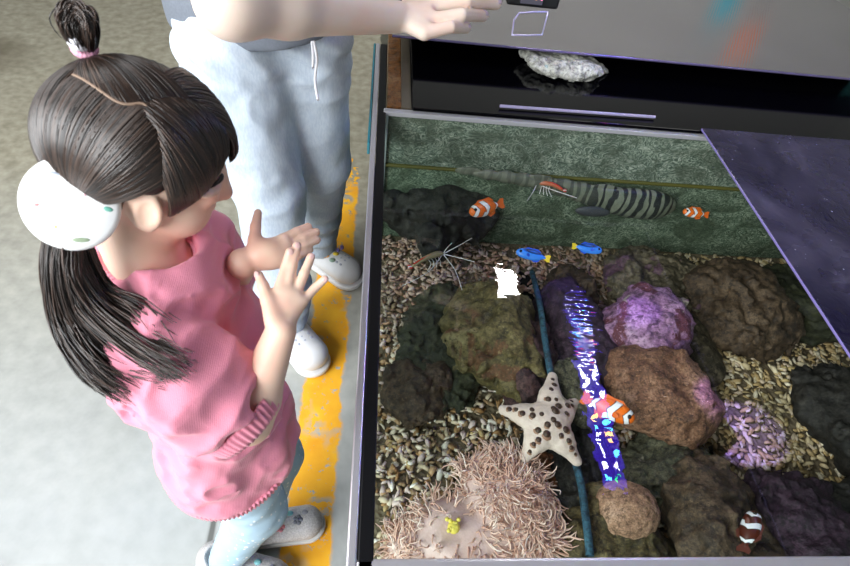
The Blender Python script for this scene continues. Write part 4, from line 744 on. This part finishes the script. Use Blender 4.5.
# legs: near leg ends in the nearer shoe
HN2, HF2 = A(-.288, 1.06, .80), A(-.165, 1.12, .82); AN2, AF2 = A(-.225, .935, .10), A(-.165, 1.235, .10); KN2, KF2 = A(-.245, 1.02, .46), A(-.150, 1.16, .46)
S.chain([HN2, KN2, AN2], [.085, .055, .035], .03); S.chain([HF2, KF2, AF2], [.085, .055, .035], .03)
for a_, d_ in ((AN2, nrm(A(.62, -.75, 0))), (AF2, nrm(A(.70, -.62, 0)))): S.cap(a_-A(0, 0, .05)-d_*.02, a_-A(0, 0, .070)+d_*.14, .030, .02, .02)
obj('body', S.mesh(A(-.55, .7, 0), A(.62, 1.5, 1.75), .0036), sk2, ad)
for i in (1, 2, 3): nail(ad, ti[i], mi[i], A(.1, -.5, .85), fr2[i], plain('nail adult', (.72, .55, .66), .3))
eyes(ad, HC2, HR2, .235)
S = SDF(); CC2 = HC2+HR2@(A(-.07, 0, .09)*.235); S.ell(CC2, A(.47, .40, .44)*.235, HR2, .01); S.plane(CC2+HR2@(A(.20, 0, 0)*.235), HR2@A(1., 0, -.7), .01); S.plane(CC2-HR2@(A(0, 0, .3)*.235), HR2@A(.1, 0, -1), .01)
for s in (-1, 1): S.ell(HC2+HR2@(A(.05, s*.40, -.10)*.235), A(.11, .12, .15)*.235, HR2, .006, 's')
S.extra = lambda p, d: d-.003*fbm(p*A(90, 90, 30), 2, 2); obj('hair', S.mesh(CC2-.16, CC2+.16, .0045), scalp.m, ad)
# t-shirt
S = SDF(); S.cap(CH2+A(0, 0, .04), A(-.235, 1.125, .86), .145, .186, .05, (0, 1, 0), .84); S.cap(SR, SL, .068, .068, .05); UA = SR+(EL-SR)*.45; S.cap(SR, UA, .066, .070, .03); UB = SL+(EL2-SL)*.45; S.cap(SL, UB, .066, .068, .03)
S.ell(NK+A(.01, -.02, .03), (.07, .07, .06), k=.01, op='s'); HN_ = A(-.235, 1.13, .842); S.plane(HN_, A(.10, .10, -1), .006); S.cap(HN_-A(0, 0, .06), HN_+A(0, 0, .03), .155, .155, .01, (0, 1, 0), .86, 's')
S.extra = lambda p, d: d-.004*fbm(p*A(14, 14, 9), 12, 2)
n = N('grey t-shirt'); n.set(n.mix(n.noise(240, 2), (.13, .15, .18), (.20, .22, .26)), .85); shirt = obj('t_shirt', S.mesh(A(-.52, .85, .74), A(.15, 1.45, 1.42), .005), n.m, ad)
# sweatpants
def pants():
    n = N('pale blue sweatpants'); a = n.noise(260, 3, n.vec((1, 1, .25))); b = n.noise(4, 3); n.set(n.mix(n.math('MULTIPLY', n.ramp(a, [(.4, (1, 1, 1)), (.6, (0, 0, 0))]), .45), n.mix(b, (.53, .63, .74), (.68, .75, .82)), (.42, .52, .64)), .85).bump(n.noise(500, 2), .2, .001); return n.m
pm = pants(); S = SDF(); S.ell(PC+A(0, 0, -.03), (.142, .125, .12), k=.05); S.chain([HN2, KN2, AN2+A(0, 0, .10), AN2], [.106, .080, .066, .058], .02); S.chain([HF2, KF2, AF2+A(0, 0, .10), AF2], [.104, .080, .066, .058], .02)
def pf(p, d):
    w = .004*fbm(p*A(12, 12, 7), 41, 3)+.0042*(1-2*np.abs(vnoise(p*A(14, 14, 18)+3, 43))); lo = np.exp(-((p[:, 2]-.18)/.12)**2); cr = np.exp(-((p[:, 2]-.80)/.07)**2)
    return d-w-lo*.006*np.sin(p[:, 2]*95+3*vnoise(p*11, 5))-cr*.005*np.sin((p[:, 2]+p[:, 0]*.7)*110)
S.extra = pf; S.plane(A(0, 0, .885), (0, 0, 1), .01); S.plane(A(0, 0, .075), (0, 0, -1), .004); trousers = obj('sweatpants', S.mesh(A(-.46, .80, .05), A(.05, 1.38, 1.02), .005), pm, ad)
f0 = P(317, 38, .86); 
def drape(pts): return spline([P(*q) for q in pts], 12)
obj('drawstring', tubes([drape([(312, 42, .855), (313, 54, .85), (313, 68, .845)])], [.0026]*12, 6), plain('white cord', (.86, .86, .90), .7), trousers, 'white drawstring'); obj('drawstring', tubes([drape([(314, 42, .855), (317, 60, .85), (315, 80, .835), (318, 100, .82)])], [.0026]*12, 6), plain('white cord2', (.86, .86, .90), .7), trousers, 'white drawstring')
for a_ in (AN2, AF2): obj('sock', tubes([[a_-A(0, 0, .055), a_-A(0, 0, .02), a_+A(0, 0, .01)]], [.040, .041, .042], 16), plain('blue sock', (.03, .10, .34), .9), ad, 'blue sock')
ch = [(.030, -.012, 'flower', (.85, .45, .15)), (.045, .002, 'round', (.85, .62, .05)), (.040, .020, 'bow', (.30, .22, .62)), (.050, -.014, 'round', (.30, .42, .32))]+[(.060+.010*(i//3), -.012+.012*(i % 3), 'hole', (.5, .52, .6)) for i in range(6)]
ch2 = [(.010, .010, 'flower', (.75, .2, .3)), (.030, -.012, 'bow', (.85, .12, .14)), (.0, -.01, 'round', (.80, .70, .1))]+[(.050+.010*(i//3), -.012+.012*(i % 3), 'hole', (.5, .52, .6)) for i in range(6)]
shoe(AF2, A(.78, -.60, 0), ad, white, white, ch, .235); shoe(AN2, A(.62, -.76, 0), ad, white, white, ch2, .235)
# the camera in the hand
cc = P(528, -6, .885); t = thing('camera', 'black handheld camera with a wire loop stand held over the steel counter', 'camera', cc)
obj('camera_body', box(cc+A(-.045, -.015, -.022), cc+A(.07, .05, .028), .006), plain('camera black', (.012, .012, .014), .35), t)
obj('mount_plate', box(cc+A(-.018, -.024, -.012), cc+A(.030, -.012, .004), .0015), plain('mount grey', (.16, .15, .20), .35, .6), t, 'grey metal mount plate')
for i in range(3): obj('indicator', sph(cc+A(.002+.012*i, -.0245, .000), (.002,)*3, 1), emit('indicator', [(.3, 1, .3), (1, .5, .1), (1, .2, .4)][i], 2.5), t)
zl = .865; Lp = [P(519, 13, zl+.008), P(514, 20, zl), P(512, 35, zl-.006), P(528, 35.5, zl-.006), P(542, 35, zl-.006), P(546, 20, zl), P(548, 12, zl+.008), P(534, 12, zl+.009), P(519, 13, zl+.008)]
pts = np.concatenate([np.linspace(Lp[i], Lp[i+1], 5)[:-1] for i in range(8)]+[Lp[-1:]]); obj('wire_loop', tubes([pts], [.0019]*len(pts), 6), plain('wire violet', (.62, .58, .85), .3, .6), t, 'thin bent wire loop')
# ================================================================ CAMERA, LIGHT
ce = obj('ceiling', box((-4, -2, 3.0), (4, 4, 3.1)), plain('dark ceiling', (.045, .045, .05), .9)); tag(ce, kind='structure')
cam = bpy.data.cameras.new('camera'); co = bpy.data.objects.new('camera', cam); COL.objects.link(co); SC.camera = co
cam.sensor_width = 36; cam.lens = FPX/850*36; cam.clip_start = .02
R = Matrix([[M[0][0], -M[0][1], -M[0][2]], [M[1][0], -M[1][1], -M[1][2]], [M[2][0], -M[2][1], -M[2][2]]])
co.matrix_world = Matrix.Translation((0, 0, CH)) @ R.to_4x4()
cam.dof.use_dof = True; cam.dof.focus_distance = 1.12; cam.dof.aperture_fstop = 8.
wd = bpy.data.worlds.new('world'); SC.world = wd; wd.use_nodes = True; bg = wd.node_tree.nodes['Background']; bg.inputs[0].default_value = (.86, .93, 1, 1); bg.inputs[1].default_value = .33
def area(name, loc, tgt, size, e, col=(1, 1, 1), sy=None):
    l = bpy.data.lights.new(name, 'AREA'); l.energy = e; l.color = col; l.size = size
    if sy: l.shape = 'RECTANGLE'; l.size_y = sy
    o = bpy.data.objects.new(name, l); COL.objects.link(o); o.location = loc; d = Vector(tgt)-Vector(loc); o.rotation_euler = d.to_track_quat('-Z', 'Y').to_euler(); return o
area('daylight', (-2.0, -1.3, 2.3), (-.1, .6, .5), 2.4, 250, (.95, .98, 1))
area('back wall fill', (1.6, 1.7, 2.6), (1.7, 3.9, 1.3), 1.2, 20, (1, .98, .95))  # added fill, brightens the back wall that the steel mirrors
def spot(name, loc, tgt, e, col, deg, bl=.15):
    l = bpy.data.lights.new(name, 'SPOT'); l.energy = e; l.color = col; l.spot_size = math.radians(deg); l.spot_blend = bl; l.shadow_soft_size = .01
    o = bpy.data.objects.new(name, l); COL.objects.link(o); o.location = Vector([float(v) for v in loc]); o.rotation_euler = (Vector([float(v) for v in tgt])-o.location).to_track_quat('-Z', 'Y').to_euler(); return o
lb = (a_+b_)/2-A(0, 0, .03)
spot('violet diode spot', lb+u*LN*.48, P(742, 432, .24), 45, (.32, .22, 1), 12)
spot('violet diode spot', lb+u*.2, P(640, 318, .36), 12, (.45, .25, 1), 12, .5)
spot('violet diode spot', lb-u*.2, P(560, 300, .3), 8, (.30, .12, 1), 14, .6)
area('skylight', (-1.5, 1.0, 2.8), (.2, .6, .5), 1.6, 55, (.95, .98, 1))
SC.view_settings.view_transform = 'Standard'; SC.view_settings.look = 'None'; SC.view_settings.exposure = 0.; SC.view_settings.gamma = 1; SC.view_settings.use_curve_mapping = False
SC.cycles.use_denoising = True; SC.cycles.max_bounces = 6; SC.cycles.transparent_max_bounces = 20; SC.cycles.sample_clamp_indirect = 4; SC.cycles.caustics_reflective = False; SC.cycles.caustics_refractive = False
